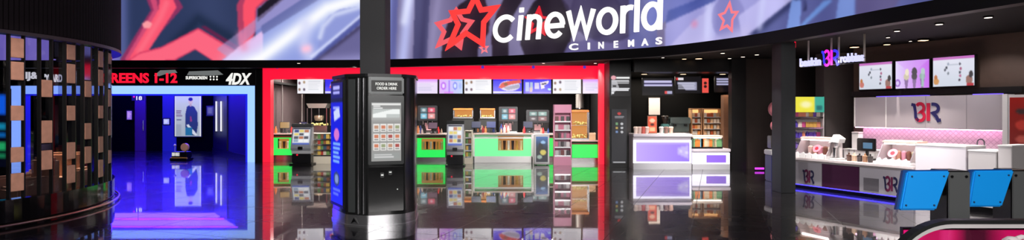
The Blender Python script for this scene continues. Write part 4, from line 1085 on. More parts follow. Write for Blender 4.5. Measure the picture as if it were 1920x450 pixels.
pc = Pic(60, 60, BG); pc.ell(.16, .12, .13, .10, (226, 160, 170)); pc.rect(.3, .08, .98, .17, (236, 236, 236)); pc.lines(.06, .98, .24, .42, 3, (226, 226, 230), .9, .6, .05); pc.poly([(.05, .24), (.3, .24), (.45, .6), (.05, .95)], (200, 200, 206), .8); pc.rect(.12, .48, .3, .56, BG); pc.lines(.05, .98, .62, .76, 2, (232, 232, 236), 1, .75, .05); pc.rect(.05, .78, .18, .9, (220, 220, 224))
wall_print('wall_notice', 1144.5, 1181, 141, 180, YC - .045, pc, 'black wall notice with a pink mark and white lines beside the red frame', 'notice')
pc = Pic(34, 110, (34, 34, 40)); pc.ell(.5, .08, .13, .025, (200, 60, 60)); pc.lines(.2, .85, .13, .18, 2, (150, 150, 156)); pc.rect(.08, .97, .92, .99, (190, 190, 194))
for j in range(3):
    pc.rect(.26, .25 + j * .075, .42, .29 + j * .075, [(120, 170, 120), (200, 170, 90), (120, 150, 200)][j]); pc.ell(.68, .27 + j * .075, .09, .022, (206, 206, 210))
wall_print('wall_information_panel', 1147, 1175, 205, 306, YC - .065, pc, 'tall dark wall panel with coloured icons below the black notice', 'panel', paint_mat('dim_screen', .9), .06)

def menu_board(px0, px1, py0, py1, kind, label):
    pc = Pic(62, 30, (10, 9, 16))
    if kind == 0: pc.lines(.05, .98, .12, .56, 2, (200, 196, 236), 1, .62, .04); pc.rect(.05, .3, .98, .36, (60, 50, 110)); pc.rect(.76, .78, .97, .94, (170, 170, 200)); pc.rect(.72, .78, .8, .94, (220, 80, 80))
    if kind == 1: pc.rect(.08, .08, .30, .2, (236, 230, 236)); pc.rect(.02, .06, .1, .2, (220, 60, 60)); pc.poly([(.06, .34), (.84, .34), (.84, .84), (.40, .84), (.24, .5), (.06, .46)], (150, 150, 176)); pc.lines(.1, .8, .38, .8, 5, (206, 206, 226), .8, .45)
    if kind == 2: pc.lines(.08, .95, .12, .62, 3, (180, 178, 214), 1, .6, .05)
    return wall_print('hanging_menu_board', px0, px1, py0, py1, 21.0, pc, label, 'menu board', SCREEN, .06)
menu_board(1205, 1262, 147, 178, 0, 'black coffee menu board with two white lines, left one')
menu_board(1267, 1314, 144, 174, 1, 'black coffee menu board with a block of grey print, beside the red card')
menu_board(1341, 1372, 143, 172, 2, 'narrow black coffee menu board right of the red card')
pc = Pic(16, 36, (236, 84, 74)); pc.ell(.5, .32, .24, .11, (40, 14, 14)); pc.ell(.5, .56, .24, .11, (40, 14, 14))
wall_print('hanging_card', 1316.5, 1328.5, 147, 174, 20.97, pc, 'bright red card with two dark dots between the coffee menu boards', 'card')

LIL = glow('lilac_light', (168, 140, 244), 1.1); LILW = glow('lilac_white_light', (240, 234, 255), 1.8)
def coffee_counter(a, b, top, r0, r1, label, pur=None):
    Y = 19.4; xc = X((a + b) / 2, Y); hw = (b - a) / F * Y / 2; zt = Z(top, Y)
    t = thing('coffee_counter', label, 'counter', (xc, Y, 0), 0, 'coffee counter units')
    m = MB(); m.box(-hw, hw, .08, .8, .0, zt - .06); m.build('body', OFFW, t)
    m = MB(); m.box(-hw - .01, hw + .01, -.03, .84, zt - .10, zt, .012); m.build('worktop', pbr('coffee_top', (206, 198, 206), .25), t)
    z1, z0 = Z(r0, Y), Z(r1, Y)
    m = MB(); m.box(-hw, hw, .03, .08, z0 - .05, z1 + .07); m.build('light_surround', LILW, t, 'white glowing border')
    x0, x1 = (-hw + .09, hw - .07) if not pur else (X(pur[0], Y) - xc, X(pur[1], Y) - xc)
    pc = Pic(50, 14, (170, 142, 246)); pc.grad((190, 164, 250), (154, 122, 240), 'x')
    if not pur: pc.poly([(.78, .3), (.98, .15), (.98, .85), (.78, .6)], (196, 180, 250)); pc.rect(.0, 0, 1, .1, (196, 176, 250)); pc.poly([(.8, .45), (.98, .5), (.98, .58)], (240, 234, 255))
    else: pc.grad((160, 116, 246), (150, 104, 236), 'x')
    flat_picture('lit_panel', pc, x0, x1, z0, z1, .022, paint_mat('lilac_picture', 1.1), t)
    m = MB(); m.box(x0, x1, .024, .03, z0, z1); m.build('panel_back', OFFW, t)
    m = MB(); m.box(-hw, hw, .02, .08, 0, z0 - .055); m.build('plinth', pbr('gloss_plinth', (196, 196, 202), .12), t)
    return t
coffee_counter(1188, 1297, 251, 267, 303, 'long coffee counter with a big glowing lilac front panel')
coffee_counter(1299, 1369, 279, 291, 305, 'lower coffee counter with a small lilac panel at the right', (1325, 1362))
zc1 = Z(251, 19.4); zc2 = Z(279, 19.4)
# chilled display on the lower counter
cd = thing('chilled_display', 'low glass display of packed snacks on the lower coffee counter', 'display case', (X(1327, 19.45), 19.45, zc2))
hw = .5; h = Z(254, 19.45) - zc2
m = MB(); m.box(-hw, hw, .0, .5, 0, .05, .01); m.build('base', BLACK, cd); m = MB(); m.box(-hw, hw, .0, .5, h - .07, h, .01); m.build('roof', pbr('case_roof', (206, 190, 176), .4), cd)
m = MB(); m.box(-hw + .04, hw - .04, .03, .06, h - .095, h - .072); m.build('light_strip', glow('case_strip', (255, 250, 240), 6.0), cd)  # added glowing strip to brighten the snack packs
m = MB(); m.box(-hw, hw, .48, .5, .05, h - .07); m.build('back_panel', pbr('case_back', (60, 50, 44), .5), cd)
m = MB(); m.box(-hw, hw, .004, .012, .05, h - .07); m.build('glass_front', glassy('clear_pane', (250, 248, 245), .02), cd)
for sx in (-1, 1): m = MB(); m.box(sx * (hw - .012) - .012, sx * (hw - .012) + .012, 0, .03, .05, h - .07); m.build('corner_post', STEEL, cd)
Mx = Matrix.Translation((X(1327, 19.45), 19.45, zc2))
stock(-.46, .46, .13, .05, 9, Mx, [(110, 190, 220), (230, 140, 70), (120, 180, 130), (236, 220, 190), (80, 110, 170)], ['bag', 'carton'], 'small coloured snack pack in the low glass display on the coffee counter', 'snacks in the chilled display', 1.7)
# pastry racks, back counter
cb = thing('coffee_back_counter', 'dark back counter behind the coffee bar', 'counter', (X(1280, 21.6), 21.6, 0))
m = MB(); m.box(-1.6, 1.5, 0, .6, 0, 1.0); m.build('body', MATTE, cb); m = MB(); m.box(-1.62, 1.52, -.02, .62, 1.0, 1.04, .01); m.build('worktop', pbr('tan_top', (150, 120, 96), .4), cb)
def lit_rack(px0, px1, label, grp, itm):
    Y = 21.65; xc = X((px0 + px1) / 2, Y); hw = (px1 - px0) / F * Y / 2; h = Z(204, Y) - 1.04
    t = thing('pastry_rack', label, 'rack', (xc, Y, 1.04))
    for sx in (-1, 1): m = MB(); m.box(sx * (hw - .012) - .012, sx * (hw - .012) + .012, 0, .4, 0, h); m.build('side_panel', pbr('rack_tan', (196, 150, 110), .5), t)
    m = MB(); m.box(-hw + .024, hw - .024, .38, .4, 0, h); m.build('back_panel', pbr('rack_back', (200, 150, 104), .5), t)
    m = MB(); m.box(-hw, hw, 0, .4, h - .02, h + .02); m.build('top_panel', pbr('rack_tan', (196, 150, 110), .5), t)
    m = MB(); m.box(-hw + .03, hw - .03, .33, .37, h - .16, h - .03); m.build('light_strip', glow('amber_strip', (255, 190, 120), 1.4), t)
    M = Matrix.Translation((xc, Y, 1.04)); n = max(3, int(hw * 2 / .12))
    for i in range(4):
        z = .02 + i * (h - .1) / 4
        if i: m = MB(); m.box(-hw + .024, hw - .024, .01, .38, z - .02, z); m.build('shelf', OFFW, t)
        stock(-hw + .04, hw - .04, .1, z, n, M, [(230, 190, 150), (226, 150, 80), (240, 220, 200), (190, 90, 50), (206, 200, 190)], ['carton', 'bag'], itm, grp, .95)
    return t
lit_rack(1297, 1316, 'narrow amber lit rack on the coffee back counter', 'packs on the narrow pastry rack', 'small pack on the narrow amber lit rack')
lit_rack(1319, 1353, 'wide amber lit rack on the coffee back counter', 'packs on the wide pastry rack', 'small pack on the wide amber lit rack')
# espresso machine, grinder and other bar things
em = thing('espresso_machine', 'low steel espresso machine in the middle of the coffee bar', 'coffee machine', (X(1276, 21.65), 21.65, 1.04))
m = MB(); m.box(-.36, .36, .05, .5, 0, .12, .01); m.build('base', STEEL, em); m = MB(); m.box(-.36, .36, .12, .5, .12, .62, .03); m.build('body', pbr('teal_steel', (120, 138, 138), .25, .7), em)
m = MB(); m.box(-.37, .37, -.02, .5, .42, .66, .03); m.build('head', pbr('teal_steel', (120, 138, 138), .25, .7), em)
for sx in (-.2, .2): m = MB(); m.cyl((sx, .02, .34), .05, .08); m.tube([(sx, .02, .36), (sx, -.14, .34)], .016); m.build('group_head', BLACK, em)
m = MB(); m.box(-.34, .34, .0, .1, .0, .04); m.build('drip_tray', BLACK, em)
gr = thing('coffee_grinder', 'black coffee grinder left of the espresso machine', 'grinder', (X(1249, 21.7), 21.7, 1.04))
m = MB(); m.box(-.13, .13, .0, .3, 0, .42, .03); m.build('body', pbr('grinder_teal', (90, 150, 150), .3), gr); m = MB(); m.lathe([(.06, .42), (.13, .62), (.13, .7), (.11, .72), (.001, .72)], (0, .15, 0)); m.build('hopper', pbr('hopper', (60, 50, 46), .2), gr)
m = MB(); m.box(-.06, .06, -.08, 0, .2, .26, .01); m.build('spout', STEEL, gr)
sg = thing('hanging_notice', 'pale sheet hanging on the wall of the coffee bar', 'notice', (X(1227, 22.9), 22.9, Z(199, 22.9)))
m = MB(); m.box(-.22, .22, 0, .02, -.34, .34, .005); m.build('sheet', pbr('pale_sheet', (214, 206, 200), .6), sg); m = MB(); m.box(-.23, .23, -.01, .02, .33, .36); m.build('clip_rail', STEEL, sg)
ob_ = thing('menu_stand', 'orange patterned menu stand at the left of the coffee counter', 'stand', (X(1223, 19.7), 19.7, zc1))
pc = Pic(12, 24, (206, 80, 50)); pc.ell(.5, .25, .3, .12, (226, 180, 150)); pc.ell(.5, .5, .22, .1, (70, 30, 24)); pc.rect(.2, .68, .8, .9, (230, 170, 130))
m = MB(); m.box(-.16, .16, -.0, .03, .0, .6, .006); m.build('board', WOOD, ob_); flat_picture('sheet', pc, -.14, .14, .03, .57, -.003, PRINT, ob_)
m = MB(); m.box(-.16, .16, -.06, .12, 0, .03, .006); m.build('foot', WOOD, ob_)
for i, (px, c) in enumerate(((1192, (236, 214, 200)), (1199, (214, 190, 180)), (1206, (190, 90, 80)), (1213, (226, 200, 190)), (1240, (200, 196, 192)), (1249, (120, 90, 80)), (1258, (220, 180, 160)))):
    mb = MB(); mb.lathe([(.045, 0), (.06, .14), (.064, .145), (.064, .16), (.05, .165), (.045, .18), (.001, .18)], seg=14)
    o = mb.build('paper_cup', pbr('cup_%d' % i, c, .5), smooth=True); o.location = (X(px, 19.7), 19.7, zc1); o.scale = (1.3, 1.3, 1.3)
    props(o, ['cream paper cup, leftmost on the coffee counter', 'second paper cup from the left on the coffee counter', 'dull red paper cup on the coffee counter', 'pale paper cup just left of the orange menu stand', 'grey paper cup right of the orange menu stand', 'brown paper cup right of the orange menu stand', 'pinkish paper cup, rightmost on the coffee counter'][i], 'cup', 'paper cups on the coffee counter')
m = MB(); m.box(X(1357, 20.6), X(1372, 20.6), 20.6, 20.9, 0, 2.5, .01); m.box(X(1369.5, 20.5), X(1371.5, 20.5), 20.45, 20.6, 0, 3.2); o = m.build('wood_panel', pbr('panel_brown', (112, 78, 58), .5, noise=.15)); props(o, 'upright brown wood panel at the right end of the coffee bar', 'panel')

# ================================================================== dark corner and sweet shop
m = MB(); m.box(7.78, 14, 19.6, 19.8, 0, 3.68); struct(m.build('wall_corner', pbr('corner_wall', (64, 52, 48), .65, noise=.1)))
sd = thing('sweet_dispenser', 'upright sweet machine with pink globes half hidden by the dark column', 'dispenser', (X(1459, 16.1), 16.1, 0))
m = MB(); m.box(-.22, .22, -.1, .34, 0, .72, .02); m.build('cabinet', pbr('deep_blue', (24, 38, 110), .4), sd); m = MB(); m.box(-.24, .24, -.14, .36, .72, .86, .02); m.build('tray', WHITE, sd)
m = MB(); m.cyl((0, .1, .86), .035, 1.0); m.build('post', BLACK, sd); m = MB(); m.box(-.2, .2, -.02, .24, .9, 1.25, .02); m.build('glass_box', pbr('smoke_box', (70, 66, 64), .2), sd)
for z, r in ((1.98, .23), (1.52, .17), (1.33, .12)): m = MB(); m.sphere((0, .1, z), r, (1, .8, 1)); m.build('globe', pbr('pink_globe', (236, 140, 150), .35), sd, smooth=True)
fl = thing('floor_light', 'small violet light bar at the foot of the dark corner wall', 'light', (X(1424, 19.0), 19.0, 0))
m = MB(); m.box(-.14, .14, -.03, .03, .04, .10); m.build('tube', glow('violet_tube', (200, 60, 220), 1.6), fl); m = MB(); m.box(-.16, .16, -.04, .04, 0, .04); m.build('base', BLACK, fl)
SW = [(120, 84, 200), (226, 180, 90), (236, 150, 120), (90, 70, 180), (240, 226, 210), (200, 80, 140), (150, 120, 220)]
sr = rack(1517, 17.2, .86, 181, 5, 'sweet shelf with a yellow and teal lit header behind the ice cream counter', OFFW, SW, ['bottle', 'carton', 'bag'], 'sweets on the yellow headed shelf', 'small violet or orange sweet pack on the yellow headed shelf', MATTE, 7, .5, .36, 0, 1.15)
pc = Pic(30, 16, (236, 226, 60)); pc.rect(.66, 0, 1, 1, (60, 170, 150)); pc.ell(.38, .5, .26, .3, (250, 246, 210), .8, .6); pc.rect(.72, .55, .92, .9, (30, 110, 110))
hx = Z(181, 17.2); flat_picture('header_picture', pc, -.43, .43, hx - .46, hx - .01, -.03, SCREEN, sr)
m = MB(); m.box(-.43, .43, -.026, -.011, hx - .46, hx - .01); m.build('header_box', WHITE, sr)
# square column and the dark pier
m = MB(); m.box(6.31, 6.65, 13.75, 14.25, 0, 3.53, .008); struct(m.build('column_square', pbr('column_dark', (40, 42, 45), .45, noise=.1)))
m = MB(); m.box(X(1545, 17.6), X(1607, 17.6), 17.6, 18.1, 0, 3.68, .01); struct(m.build('column_pier', pbr('pier_grey', (92, 84, 82), .5, noise=.1)))
mk = thing('mounted_alarm_light', 'small red light high on the edge of the dark square column', 'light', (6.65, 13.85, Z(84, 13.85)))
m = MB(); m.box(0, .03, -.03, .03, -.08, .08, .005); m.build('case', BLACK, mk); m = MB(); m.box(.0, .034, -.036, -.03, -.07, .07); m.build('lens', RED_L, mk)

# ================================================================== ice cream shop, on a slanting front
OB = Vector((7.16, 14.72)); TH = math.atan2(-.9005, .4348); du_ = Vector((.4348, -.9005)); dn_ = Vector((.9005, .4348))
def Bu(px, v):
    t = (px - 960) / F
    return (t * (OB.y + v * dn_.y) - OB.x - v * dn_.x) / (du_.x - t * du_.y)
def BY(u, v): return OB.y + u * du_.y + v * dn_.y
def Bz(px, py, v): return Z(py, BY(Bu(px, v), v))
def Bw(u, v, z=0): p = OB + du_ * u + dn_ * v; return (p.x, p.y, z)
MBB = Matrix.Translation((OB.x, OB.y, 0)) @ Matrix.Rotation(TH, 4, 'Z')
def bstruct(m_, name, mat): o = m_.build(name, mat); o.matrix_world = MBB; return struct(o)
VW = 3.0
m = MB(); m.box(-.55, 8, VW, VW + .2, 0, 3.68); bstruct(m, 'wall_ice_cream', pbr('brown_black_wall', (80, 62, 53), .6, noise=.12))
# counter
bt = thing('ice_cream_counter', 'slanting ice cream counter of grey panels and one deep purple panel', 'counter', (OB.x, OB.y, 0), TH)
def speckle(name, rgb):
    return pbr(name, rgb, .5, noise=.28, nscale=120)
GP = speckle('speckled_grey', (150, 146, 152))
def zc(px, py): return Bz(px, py, 0)
ZK = .10; ZPT = .655
us = [-.45, Bu(1541, 0), Bu(1611, 0), 2.78]
for i, (mt, lab) in enumerate(((GP, None), (speckle('purple_panel', (54, 6, 46)), 'deep purple panel'), (GP, None))):
    m = MB(); m.box(us[i] + .006, us[i + 1] - .006, 0, .03, ZK, ZPT); m.build('front_panel', mt, bt, lab)
m = MB(); m.box(-.45, 2.78, .03, .8, ZK, .70); m.build('body', OFFW, bt)
m = MB(); m.box(-.47, 2.785, -.06, .84, .70, .76, .01); m.build('worktop', pbr('pale_stone_top', (214, 204, 204), .25), bt)
m = MB(); m.box(-.45, 2.78, .12, .8, 0, ZK); m.build('plinth', BLACK, bt)
m = MB(); m.box(-.45, 2.78, .05, .09, ZK - .03, ZK - .005); m.build('underglow', glow('indigo_strip', (70, 60, 255), 3.0), bt)
NAVY = pbr('navy_letter', (30, 30, 62), .4); PLUM = pbr('plum_letter', (92, 24, 60), .4)
def br_logo(par, u, z, w, h, y, navy=NAVY, pink=PLUM):
    """the two letter mark: dark outer strokes, coloured inner ones"""
    k = w / 2; t = .012
    def rib(pts, wd, m_, nm):
        mb = MB(); stroke_mesh(mb, ribbon(pts, wd), lambda a, b, o: (u + a * k, y - o, z + b * h), t); mb.build(nm, m_, par)
    rib([(-.98, .44), (-.80, .40), (-.72, .0), (-.70, -.3), (-.52, -.5)], .17, navy, 'letter')
    rib(arc(-.42, .24, .24, .24, 150, -80, 12) + arc(-.42, -.24, .27, .25, 80, -150, 12), .18, pink, 'letter')
    rib([(.10, .5), (.10, -.5)], .22, pink, 'letter')
    rib([(.30, .44)] + arc(.44, .2, .28, .24, 90, -90, 10) + [(.38, -.06), (.60, -.26), (.70, -.48), (.86, -.44)], .18, navy, 'letter')
br_logo(bt, Bu(1517, 0), zc(1517, 331), .34, .30, -.002); br_logo(bt, Bu(1671, 0), zc(1671, 345), .34, .30, -.002)
m = MB(); u0, u1 = Bu(1620, 0), Bu(1647, 0)
for i in range(9): m.box(u0, u1, -.008, 0, .16 + i * .03, .175 + i * .03)
m.box(u0 - .01, u1 + .01, -.004, 0, .145, .43); m.build('vent_grille', pbr('vent_grey', (96, 92, 98), .5), bt)
# raised till blocks at the near end
def till_block(px0, px1, top, label, v=0.0, base=0.1, mat=OFFW):
    u0, u1 = Bu(px0, v), Bu(px1, v); h = Bz((px0 + px1) / 2, top, v)
    t = thing('service_block', label, 'counter block', Bw((u0 + u1) / 2, v), TH); w = (u1 - u0) / 2
    m = MB(); m.box(-w, w, 0, .7, base, h - .03, .008); m.build('body', mat, t); m = MB(); m.box(-w - .008, w + .008, -.008, .71, h - .03, h, .006); m.build('top', WHITE, t); m = MB(); m.box(-w + .02, w - .02, .06, .66, 0, base); m.build('plinth', BLACK, t); return t
till_block(1716, 1811, 272, 'tall pale grey block at the near end of the ice cream counter', 0, .1, pbr('pale_grey_laminate', (222, 216, 222), .45))
till_block(1815, 1868, 282, 'lower cream white block right of the pale grey one'); till_block(1871, 1897, 272, 'narrow cream white block at the right end, taller than its neighbour')
# dipping cabinets
def dip(px0, px1, v, htop, label, sticker):
    u0, u1 = Bu(px0, v), Bu(px1, v); w = (u1 - u0) / 2
    t = thing('dipping_cabinet', label, 'ice cream cabinet', Bw((u0 + u1) / 2, v, .76), TH)
    m = MB(); m.box(-w, w, .0, .62, 0, .08, .01); m.build('base', WHITE, t)
    gx = glassy('dip_glass', (246, 246, 250), .12)
    m = MB(); m.quads([(-w, .02, .08), (w, .02, .08), (w, .26, htop), (-w, .26, htop), (-w, .03, .08), (w, .03, .08), (w, .27, htop), (-w, .27, htop)], [(0, 1, 2, 3), (4, 7, 6, 5), (0, 3, 7, 4), (1, 5, 6, 2), (3, 2, 6, 7), (0, 4, 5, 1)]); m.build('glass_front', gx, t)
    m = MB(); m.box(-w, w, .24, .66, htop, htop + .05, .012); m.build('top_shelf', pbr('peach_shelf', (244, 206, 192), .3), t)
    m = MB(); m.box(-w + .02, w - .02, .28, .32, htop - .03, htop - .005); m.build('light_strip', glow('dip_light', (255, 240, 232), 14.0), t)
    for sx in (-1, 1): m = MB(); m.prism([(.03, .08), (.27, htop), (.62, htop), (.62, .08)], sx * (w - .012) - .012, sx * (w - .012) + .012, 'yz'); m.build('end_panel', pbr('end_grey', (160, 150, 150), .3), t)
    m = MB(); m.box(-w + .03, w - .03, .56, .6, .08, htop); m.build('back_panel', pbr('dip_back', (190, 184, 186), .3), t)
    if sticker is not None:
        mm = Matrix.Translation((sticker, .125, htop * .52)) @ Matrix.Rotation(-math.atan2(.24, htop - .08), 4, 'X')
        mb = MB(); mb.cyl((0, -.012, 0), .105, .012, 'y', 24); o = mb.build('round_sticker', pbr('pink_sticker', (236, 130, 146), .4), t); o.matrix_local = mm
        mb = MB(); mb.cyl((0, -.016, 0), .045, .004, 'y', 16); o = mb.build('sticker_mark', pbr('red_mark', (176, 30, 50), .4), t); o.matrix_local = mm
    cols = [(246, 214, 200), (200, 150, 120), (236, 170, 186), (120, 74, 56), (230, 226, 190), (170, 200, 160)]
    n = 5
    for i in range(n):
        lu = -w + .1 + (2 * w - .2) * (i + .5) / n
        kk = min(1, (2 * w - .2) / n / .205); mb = MB(); mb.lathe([(.085 * kk, 0), (.095 * kk, .16), (.1 * kk, .16), (.1 * kk, .175), (.085 * kk, .17), (.05 * kk, .2), (.001, .205)], seg=16)
        o = mb.build('ice_cream_tub', pbr('ice_%d' % (i % 6), cols[i % 6], .6), smooth=True); uc = (u0 + u1) / 2 + lu
        o.location = Bw(uc, v + .42, .845); props(o, 'round tub of ice cream inside a glass dipping cabinet', 'tub', 'ice cream tubs')
    for i in range(n):
        lu = -w + .02 + (2 * w - .04) * (i + .5) / n; k = (2 * w) / n * .42
        mb = MB(); mb.prism([(-k, 0), (k, 0), (k * .8, .10), (k * .3, .145), (-k * .7, .11)], -.012, .012, 'xz')
        o = mb.build('flavour_card', WHITE); o.matrix_world = Matrix.Translation(Bw((u0 + u1) / 2 + lu, v - .03, .762)) @ Matrix.Rotation(TH, 4, 'Z') @ Matrix.Rotation(-.15, 4, 'X'); props(o, 'small white flavour card standing before the ' + label.split(',')[0], 'card', 'flavour cards of the ' + label.split(',')[0])
    return t
dip(1488, 1548, .06, .46, 'left glass dipping cabinet, by the dark column', .12); dip(1641, 1706, .06, .46, 'right glass dipping cabinet, beside the pale block', -.06)
# white blender, jars, till on the worktop
bl = thing('shake_mixer', 'white shake mixer with a slanted head between the glass cabinets', 'mixer', Bw(Bu(1569, .3), .3, .76), TH)
m = MB(); m.box(-.13, .13, -.12, .14, 0, .04, .012); m.build('base', WHITE, bl)
m = MB(); m.prism([(.02, .04), (.13, .04), (.10, .46), (-.02, .46)], -.06, .06, 'yz'); m.build('stand', OFFW, bl)
m = MB(); m.prism([(-.15, .38), (-.01, .60), (.15, .50), (.12, .40), (-.05, .42)], -.11, .11, 'xz'); m.build('head', WHITE, bl)
m = MB(); m.lathe([(.05, .05), (.065, .28), (.068, .29), (.001, .29)], (0, -.06, 0)); m.build('cup', STEEL, bl, smooth=True)
m = MB(); m.prism([(-.12, .05), (-.06, .05), (.12, .40), (.08, .42)], -.09, -.05, 'xz'); m.build('brace', OFFW, bl)
for i, (px, c) in enumerate(((1592, (70, 44, 34)), (1602, (230, 200, 170)), (1612, (40, 34, 36)), (1622, (150, 110, 80)), (1632, (30, 26, 28)))):
    mb = MB(); mb.lathe([(.05, 0), (.055, .11), (.058, .115), (.058, .14), (.02, .15), (.018, .19), (.001, .195)], seg=16)
    o = mb.build('topping_jar', pbr('jar_%d' % i, c, .35), smooth=True); o.location = Bw(Bu(px, .2), .2, .76)
    props(o, ['brown', 'cream', 'black', 'tan', 'dark'][i] + ' topping jar, ' + ['leftmost of five before the black till', 'second from the left of five before the black till', 'middle one of five before the black till', 'fourth from the left of five before the black till', 'rightmost of five before the black till'][i], 'jar', 'topping jars')
for px, lab, zz_ in ((1586, 'napkin rail left of the black till', 0), (1597, 'second napkin rail left of the black till', 0)):
    t = thing('wire_holder', lab, 'holder', Bw(Bu(px, .55), .55, .76), TH); m = MB(); m.tube([(-.06, 0, 0), (-.06, 0, .24), (.06, 0, .24), (.06, 0, 0)], .008); m.build('wire', GREYM, t); m = MB(); m.box(-.08, .08, -.05, .05, 0, .015); m.build('base', BLACK, t)
tl = thing('till_terminal', 'black till with a blue lit screen behind the right dipping cabinet', 'till', Bw(Bu(1625, .7), .7, .76), TH)
m = MB(); m.box(-.16, .16, -.1, .12, 0, .05, .01); m.build('foot', BLACK, tl); m = MB(); m.box(-.03, .03, 0, .04, .05, .25); m.build('stem', BLACK, tl); m = MB(); m.box(-.22, .22, -.04, .03, .22, .52, .015); m.build('monitor', BLACK, tl); m = MB(); m.box(-.06, .16, -.045, -.04, .28, .42); m.build('display', glow('till_blue', (70, 130, 170), .7), tl)
# back bench with the tap, pink tiled splashback
bb = thing('back_bench', 'pale back bench under the pink tiles', 'bench', Bw(2.0, VW - .65), TH)
m = MB(); m.box(-2.4, 1.05, 0, .62, .08, .86); m.build('body', OFFW, bb); m = MB(); m.box(-2.42, 1.07, -.02, .63, .86, .90, .008); m.build('worktop', pbr('bench_top', (196, 190, 194), .3), bb); m = MB(); m.box(-2.38, 1.03, .05, .6, 0, .08); m.build('plinth', BLACK, bb)
for i in range(4): m = MB(); m.box(-2.36 + i * .86, -2.36 + i * .86 + .82, -.016, 0, .12, .82, .005); m.build('door', WHITE, bb)
def tile_mat():
    m = bpy.data.materials.new('pink_scallop_tile'); m.use_nodes = True; nt = m.node_tree; b = nt.nodes['Principled BSDF']; L = nt.links.new
    tc = nt.nodes.new('ShaderNodeTexCoord'); mp = nt.nodes.new('ShaderNodeMapping'); mp.inputs['Rotation'].default_value = (PI / 2, 0, 0); L(tc.outputs['Object'], mp.inputs[0])
    mp2 = nt.nodes.new('ShaderNodeMapping'); mp2.inputs['Rotation'].default_value = (0, 0, PI / 4); L(mp.outputs[0], mp2.inputs[0])
    br = nt.nodes.new('ShaderNodeTexBrick'); br.offset = 0; br.inputs['Scale'].default_value = 1; br.inputs['Brick Width'].default_value = .085; br.inputs['Row Height'].default_value = .085; br.inputs['Mortar Size'].default_value = .008
    br.inputs['Color1'].default_value = lin((240, 216, 226)); br.inputs['Color2'].default_value = lin((230, 202, 214)); br.inputs['Mortar'].default_value = lin((212, 182, 196)); L(mp2.outputs[0], br.inputs['Vector']); L(br.outputs['Color'], b.inputs['Base Color']); b.inputs['Roughness'].default_value = .25
    return m
ub0, ub1 = Bu(1612, VW), Bu(1893, VW)
zp0, zp1 = 1.49, 2.30
m = MB(); m.box(ub0 + .12, ub1 - .02, VW - .03, VW - .002, .905, zp0 - .022); o = m.build('tiled_splashback', tile_mat()); o.matrix_world = MBB; props(o, 'pink diamond tiled splashback under the white logo panel', 'tiles')
# white logo panel
lg = thing('logo_panel', 'long pale grey wall panel carrying the two coloured letters', 'wall panel', Bw(0, VW), TH)
PG = pbr('panel_grey_white', (164, 158, 164), .5)
seams = [ub0, Bu(1671, VW), Bu(1745, VW), Bu(1822, VW), ub1]
for a, b_ in zip(seams, seams[1:]): m = MB(); m.box(a + .002, b_ - .002, -.22, -.02, zp0, zp1, .006); m.build('panel', PG, lg)
m = MB(); m.box(ub0, ub1, -.19, -.16, zp0 - .02, zp0 - .004); m.build('pink_strip', glow('pink_strip_light', (255, 176, 232), 12.0), lg)
m = MB(); m.box(ub0 - .01, ub0 + .02, -.235, -.22, zp0, zp1); m.box(Bu(1671, VW) - .012, Bu(1671, VW) + .012, -.23, -.22, zp0, zp1); m.build('edge_trim', WHITE, lg)
br_logo(lg, Bu(1738, VW - .22), 1.9, .74, .44, -.222, pbr('navy_mark', (34, 34, 84), .35), pbr('red_mark_big', (168, 26, 56), .35))
m = MB(); m.box(Bu(1822, VW) + .1, ub1 - .1, -.17, -.03, zp1 + .002, zp1 + .02); m.box(Bu(1650, VW), Bu(1745, VW), -.17, -.03, zp1 + .002, zp1 + .02); m.build('violet_strip', glow('violet_strip_light', (120, 90, 255), 1.5), lg)
wc = thing('white_canister', 'small white box standing at the left end of the pink tiles', 'box', Bw(ub0 + .2, VW - .4, .90), TH)
m = MB(); m.box(-.10, .10, -.1, .1, 0, .42, .01); m.build('body', WHITE, wc); m = MB(); m.box(-.105, .105, -.105, .105, .42, .46, .01); m.build('lid', OFFW, wc)
tp = thing('tap', 'tall bent steel tap before the pink tiles', 'tap', Bw(Bu(1838, VW - .4), VW - .4, .90), TH)
m = MB(); m.tube([(-.06, 0, 0), (-.06, 0, .30)] + [(-.06 + .07 * (1 - math.cos(a)), 0, .30 + .08 * math.sin(a)) for a in np.linspace(.2, PI - .1, 9)] + [(.08, 0, .16)], .014); m.build('spout', GREYM, tp); m = MB(); m.cyl((-.06, 0, 0), .03, .04); m.tube([(-.06, 0, .05), (-.14, 0, .09)], .008); m.build('lever', GREYM, tp)
sp = thing('serving_tray', 'white covered dish on the back bench by the pale block', 'dish', Bw(Bu(1727, VW - .4), VW - .4, .90), TH)
m = MB(); m.lathe([(.13, 0), (.16, .03), (.15, .05), (.10, .2), (.03, .27), (.03, .31), (.001, .31)]); m.build('cover', WHITE, sp, smooth=True)
